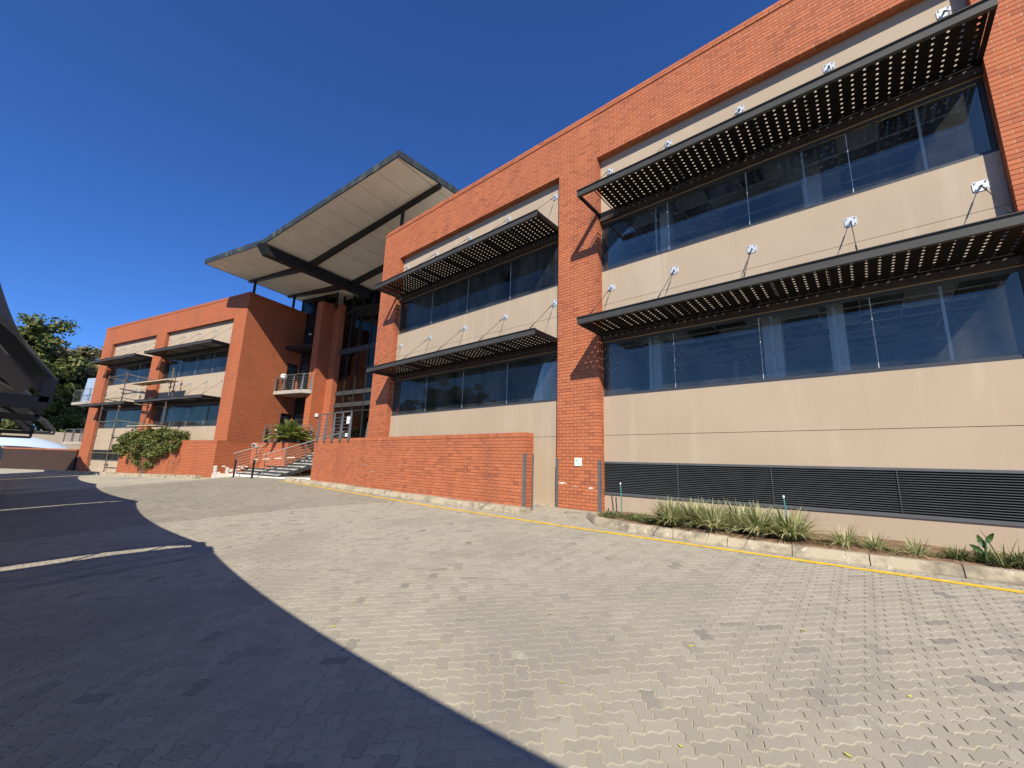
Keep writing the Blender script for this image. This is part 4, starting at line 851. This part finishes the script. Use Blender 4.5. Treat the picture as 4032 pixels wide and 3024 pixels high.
tree('bright green lower tree in front of the olive one', (-83, -9.8, -1.9), 13.3, (4.9, 4.6), 110, 260, .50, 'leaf_tree', 13, 'trees beyond the car park')
tree('dark dense tree right behind the left wing end balconies', (-84.3, -4.3, -1.9), 11.7, (4.9, 5.3), 110, 260, .50, 'leaf_tree', 14, 'trees beyond the car park')
tree('small bushy tree low at the left photo edge', (-75, -13.5, -1.9), 6.4, (2.8, 1.8), 60, 160, .30, 'leaf_tree', 15, 'trees beyond the car park', .12)
for i, (x, y, h, r_, l) in enumerate(((-58, -31, 15.5, 3.6, 'leftmost of the trees mirrored in the lower window left of the central pier'), (-50.5, -32, 18.5, 4.2, 'tallest of the trees mirrored in the lower window left of the central pier'),
                                   (-43.5, -31, 17.2, 3.4, 'third tree from the left mirrored in the lower window before the central pier'), (-37.5, -31, 13.2, 3.0, 'smallest and rightmost of the trees mirrored in the lower window'))):
    tree(l, (x, y, -2.2), h, (r_, r_*.85), 60, 130, .40, 'leaf_tree', 30+i, 'trees mirrored in the windows')
# bush over the planter (frame FB)
rgb = random.Random(8); cs, rs = [], []
for _ in range(210):
    x = rgb.uniform(-10.0, -2.7); t = (x+10)/7.3; top = .95+.45*math.sin(math.pi*min(1, max(.12, 1-t*.85))); bot = -.15-1.0*math.exp(-((x+6.3)/1.5)**2)+.25*t
    cs.append((x, rgb.uniform(-1.45, -.45), rgb.uniform(bot, top))); rs.append(rgb.uniform(.22, .42))
bu = thing('trailing_bush', 'dense green creeper bush spilling over the left wing planter wall', 'bush', (-6.3, -1.1, .75), FB)
V, F = leaf_cloud(cs, rs, 150, .125, 9, .9, .3); link('foliage', np_mesh('foliage', V, F, 'leaf_bush'), bu)
m = MB()
for _ in range(46):
    x = rgb.uniform(-8.6, -2.4); y = -1.03-rgb.random()*.12; z = rgb.uniform(-.4, .5); L = rgb.uniform(.4, .9); m.tube([(x, y, z), (x+rgb.uniform(-.1, .1), y-.02, z-L*.5), (x+rgb.uniform(-.2, .2), y, max(-1.3, z-L))], .008, 4, False)
for k in range(7): m.tube([(-6.3+k*.07-.2, -1.12, -1.3), (-6.3+k*.25-.8, -1.15, -.5), (-6.3+k*.4-1.2, -1.0, .2)], [.014, .012, .008], 5, False)
m.build('stems', 'bark', bu)
Vv = []; Ff = []; b = 0; rgq = random.Random(77)
for _ in range(26):
    x = rgq.uniform(-2.6, .6); V, F = blades((x, rgq.uniform(-.7, -.2), .73), 7, .22, .08, .012, .4, rgq, 3); Vv += V; Ff += [tuple(b+i for i in f) for f in F]; b += len(V)
o = link('planter_weeds', np_mesh('planter_weeds', Vv, Ff, 'leaf_low'), kind='stuff'); o.matrix_world = FB; o['label'] = 'thin dry weeds along the top of the left wing planter'

# ------------------------------------------------------------------ scaffold before the left wing (frame FB, lifted on the line of its front standards)
sf = thing('scaffold', 'rusty tube scaffold with planks standing against the left wing', 'scaffold', (-11.9, -.96, -1.45), FB)
for p, q, nm, mt in (
    ((-11.94, -0.96, -1.48), (-11.48, -0.96, 5.65), 'standard', 'tube_rust'),
    ((-14.4, -0.96, -1.52), (-14.25, -0.96, 5.51), 'standard', 'tube_rust'),
    ((-9.42, -0.3, 1.49), (-9.24, -0.3, 3.81), 'standard', 'tube_rust'),
    ((-6.38, -0.5, 3.71), (-6.3, -0.5, 5.61), 'standard', 'tube_yellow'),
    ((-6.36, -0.3, 3.47), (-6.38, -0.3, 5.05), 'standard', 'tube_rust'),
    ((-5.39, -0.96, 1.23), (-5.39, -0.96, 3.23), 'standard', 'tube_rust'),
    ((-5.73, -0.6, 1.36), (-5.73, -0.6, 1.76), 'standard', 'tube_rust'),
    ((-11.5, -0.9, 5.43), (-5.34, -0.9, 4.41), 'ledger', 'tube_rust'),
    ((-14.29, -0.93, 5.4), (-11.42, -0.93, 5.43), 'ledger', 'tube_rust'),
    ((-15.24, -0.5, 5.48), (-9.03, -0.5, 4.6), 'ledger', 'tube_rust'),
    ((-14.53, -0.93, 2.09), (-11.64, -0.93, 2.13), 'ledger', 'tube_yellow'),
    ((-11.74, -0.9, 2.17), (-5.63, -0.9, 1.68), 'ledger', 'tube_yellow'),
    ((-14.56, -0.96, -0.1), (-10.47, -0.96, -0.09), 'ledger', 'tube_yellow'),
    ((-14.25, -0.95, 3.74), (-11.54, -0.95, 3.77), 'ledger', 'tube_yellow'),
    ((-11.63, -0.9, 3.77), (-7.3, -0.9, 3.2), 'ledger', 'tube_yellow'),
    ((-15.38, -0.5, 3.84), (-8.95, -0.5, 3.17), 'ledger', 'tube_yellow'),
    ((-5.74, -0.8, 1.34), (-5.23, -0.8, 1.46), 'ledger', 'tube_rust')):
    p, q = np.array(p), np.array(q); tb_ = MB().tube([p, q], .034, 8).build(nm, mt, sf)
    if nm == 'standard':
        L = np.linalg.norm(q-p)
        for s in np.arange(.6, L-.1, 1.0): c = p+(q-p)*s/L; MB().box(c[0]-.13, c[1]-.05, c[2]-.03, c[0]+.13, c[1]+.05, c[2]+.03).build('coupler', mt, tb_)
p = (-7.94, -0.7, 4.67); MB().box(p[0]-2.6, -1.05, p[2]-.02, p[0]+2.3, -.35, p[2]+.03).build('plank', 'timber', sf); q = (-8.04, -0.9, 1.75)
for k in range(2): MB().box(q[0]-1.9, -.98+k*.27, q[2]-.03, q[0]+1.9, -.74+k*.27, q[2]+.012).build('plank', 'timber', sf)
# balconies at the far end of the left wing
for z, l in ((4.1, 'upper steel railed balcony with glass screen at the far end of the left wing'), (.72, 'lower steel railed balcony at the far end of the left wing')):
    t = thing('end_balcony', l, 'balcony', (-20.6, .9, z-.2), FB, 'balconies at the far end of the left wing'); x0, x1, y0, y1 = -24.3, -19.57, .3, 2.0
    MB().box(x0, y0, z-.22, x1, y1, z).build('slab', 'concrete', t)
    for a, b in (((x0+.05, y0+.05), (x1-.02, y0+.05)), ((x0+.05, y0+.05), (x0+.05, y1))):
        a = np.array([*a, z]); b = np.array([*b, z]); MB().tube([a+[0, 0, 1.05], b+[0, 0, 1.05]], .024, 6).build('handrail', 'grey_steel', t)
        for j in range(6): MB().tube([a+[0, 0, .14+.14*j], b+[0, 0, .14+.14*j]], .008, 5).build('rod', 'grey_steel', t)
        for i in range(4): p = a+(b-a)*i/3; MB().box(p[0]-.05, p[1]-.02, z-.1, p[0]+.05, p[1]+.02, z+1.04).build('post', 'grey_steel', t)
    if z > 3: MB().hexa([(x0+.2, y0+.5, z), (x1-.1, y0+.5, z), (x1-.1, y0+.53, z), (x0+.2, y0+.53, z)], [(x0+.6, y0+.5, z+2.2), (x1-.1, y0+.5, z+2.0), (x1-.1, y0+.53, z+2.0), (x0+.6, y0+.53, z+2.2)]).build('glass_screen', 'screen_net', t)

# ------------------------------------------------------------------ far left: boundary wall, pale carport, plastered wall
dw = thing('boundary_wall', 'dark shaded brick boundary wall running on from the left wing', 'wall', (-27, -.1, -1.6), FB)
MB().box(-36, -.12, -2.6, -19.6, .12, .0).build('wall_body', 'brick_shade', dw); MB().box(-36, -.14, .002, -19.58, .14, .12).build('coping', 'brick_x', dw)  # shade painted into the body colour; coping keeps the sunlit brick
fw = MB().box(-78.2, -40, -2.5, -77.9, 14, 2.25).build('plastered_wall', 'far_wall'); fw['label'] = 'plain beige plastered wall in the distance under the trees'; fw['category'] = 'wall'
pc = thing('pale_carport', 'pale blue arched shade sail carport behind the shaded brick wall', 'carport', (-70, -10.0, -1.9))
vs = []; nx = 9; nyy = 13
for i in range(nx):
    x = -64.5-1.2*i
    for j in range(nyy): t = j/(nyy-1); y = -5.2-10*t; vs.append((x, y, -.35+1.75*math.sin(math.pi*t)**.7*math.sin(math.pi*(.06+.88*i/(nx-1)))**.6))
m = MB(); m.add(vs, [(i*nyy+j, i*nyy+j+1, (i+1)*nyy+j+1, (i+1)*nyy+j) for i in range(nx-1) for j in range(nyy-1)]); m.build('sail', 'pale_sail', pc, True)
for x in (-66.0, -72.7):
    for y in (-6.3, -14.1): MB().tube([(x, y, -2.0), (x, y, .1)], .06, 8).build('post', 'carport_steel', pc)

# ------------------------------------------------------------------ shade-sail carport row (casts the scalloped shade on the paving)
PROF = [(0, 0), (.43, .55), (1.2, 1.0), (2.4, 1.35), (4.2, 1.5), (6.0, 1.35), (7.2, 1.0), (7.97, .55), (8.4, 0)]; HWD = 4.2  # depth stretched at the unseen rear to keep sky fill off the paving
def carport(label, x0, x1, z0, z1, yf=-9.06):
    t = thing('shade_carport', label, 'carport', ((x0+x1)/2, yf-HWD, gz((x0+x1)/2, yf-HWD)), I4, 'shade sail carports along the parking bays')
    nx_ = 25; vs = []; P = np.array(PROF); npf = 21; s = np.linspace(0, 1, npf); cum = np.concatenate([[0], np.cumsum(np.hypot(*np.diff(P, axis=0).T))]); cum /= cum[-1]
    py = np.interp(s, cum, P[:, 0]); pz = np.interp(s, cum, P[:, 1])
    for i in range(nx_):
        u = i/(nx_-1); q = 4*u*(1-u); zz = z0+(z1-z0)*u
        for k in range(npf):
            dy = HWD+(py[k]-HWD)*(1-.065*q); dz = pz[k]*(1-.10*q); vs.append((x0+(x1-x0)*u, yf-dy, zz+dz))
    m = MB(); m.add(vs, [(i*npf+k, i*npf+k+1, (i+1)*npf+k+1, (i+1)*npf+k) for i in range(nx_-1) for k in range(npf-1)]); m.build('sail', 'shade_net', t, True)
    for x, zf in ((x0, z0), (x1, z1)):
        m = MB(); Q_ = [(x, yf-a, zf+b-.09) for a, b in PROF]
        for p_, q_ in zip(Q_[:-1], Q_[1:]): m.beam(p_, q_, .07, .17)
        fr = m.build('truss', 'carport_steel', t); m = MB(); m.beam((x, yf+.02, zf-.27), (x, yf-8.38, zf-.27), .10, .12); m.build('bottom_chord', 'carport_steel', fr)
        m = MB(); m.beam((x, yf, zf-.27), (x, yf, zf), .1, .1, (1, 0, 0)); m.build('end_strut', 'carport_steel', fr)
        for a, b in ((1.2, 1.0), (2.4, 1.33), (4.2, 1.48), (6.0, 1.33), (7.2, 1.0)): MB().tube([(x, yf-a, zf-.25), (x, yf-a, zf+b-.05)], .03, 6).build('web_strut', 'carport_steel', fr)
        MB().tube([(x, yf-HWD, gz(x, yf-HWD)-.1), (x, yf-HWD, zf-.3)], .07, 10).build('column', 'carport_steel', t)
        for s_ in (-1, 1): MB().tube([(x, yf-HWD, zf-1.1), (x, yf-HWD+s_*1.1, zf-.3)], .035, 6).build('knee_brace', 'carport_steel', t)
    MB().tube([(x0, yf-HWD, z0+1.42), ((x0+x1)/2, yf-HWD, (z0+z1)/2+1.22), (x1, yf-HWD, z1+1.42)], .03, 6).build('ridge_cable', 'carport_steel', t)
for a, b, z, z2, l in ((-6.70, 2.7, .77, .77, 'nearest shade sail carport, its dark curved corner at the left photo edge'), (-16.0, -7.22, 1.08, .79, 'second shade sail carport from the photographer'), (-26.6, -16.5, .95, 1.06, 'third shade sail carport from the photographer'),
                   (-36.0, -26.85, .93, .95, 'fourth shade sail carport from the photographer'), (-45.2, -36.25, 1.5, 1.2, 'fifth and farthest shade sail carport, before the shaded brick wall')): carport(l, a, b, z, z2, -8.2 if a < -40 else -9.06)  # farthest sail raised and set forward to throw shade on the boundary wall
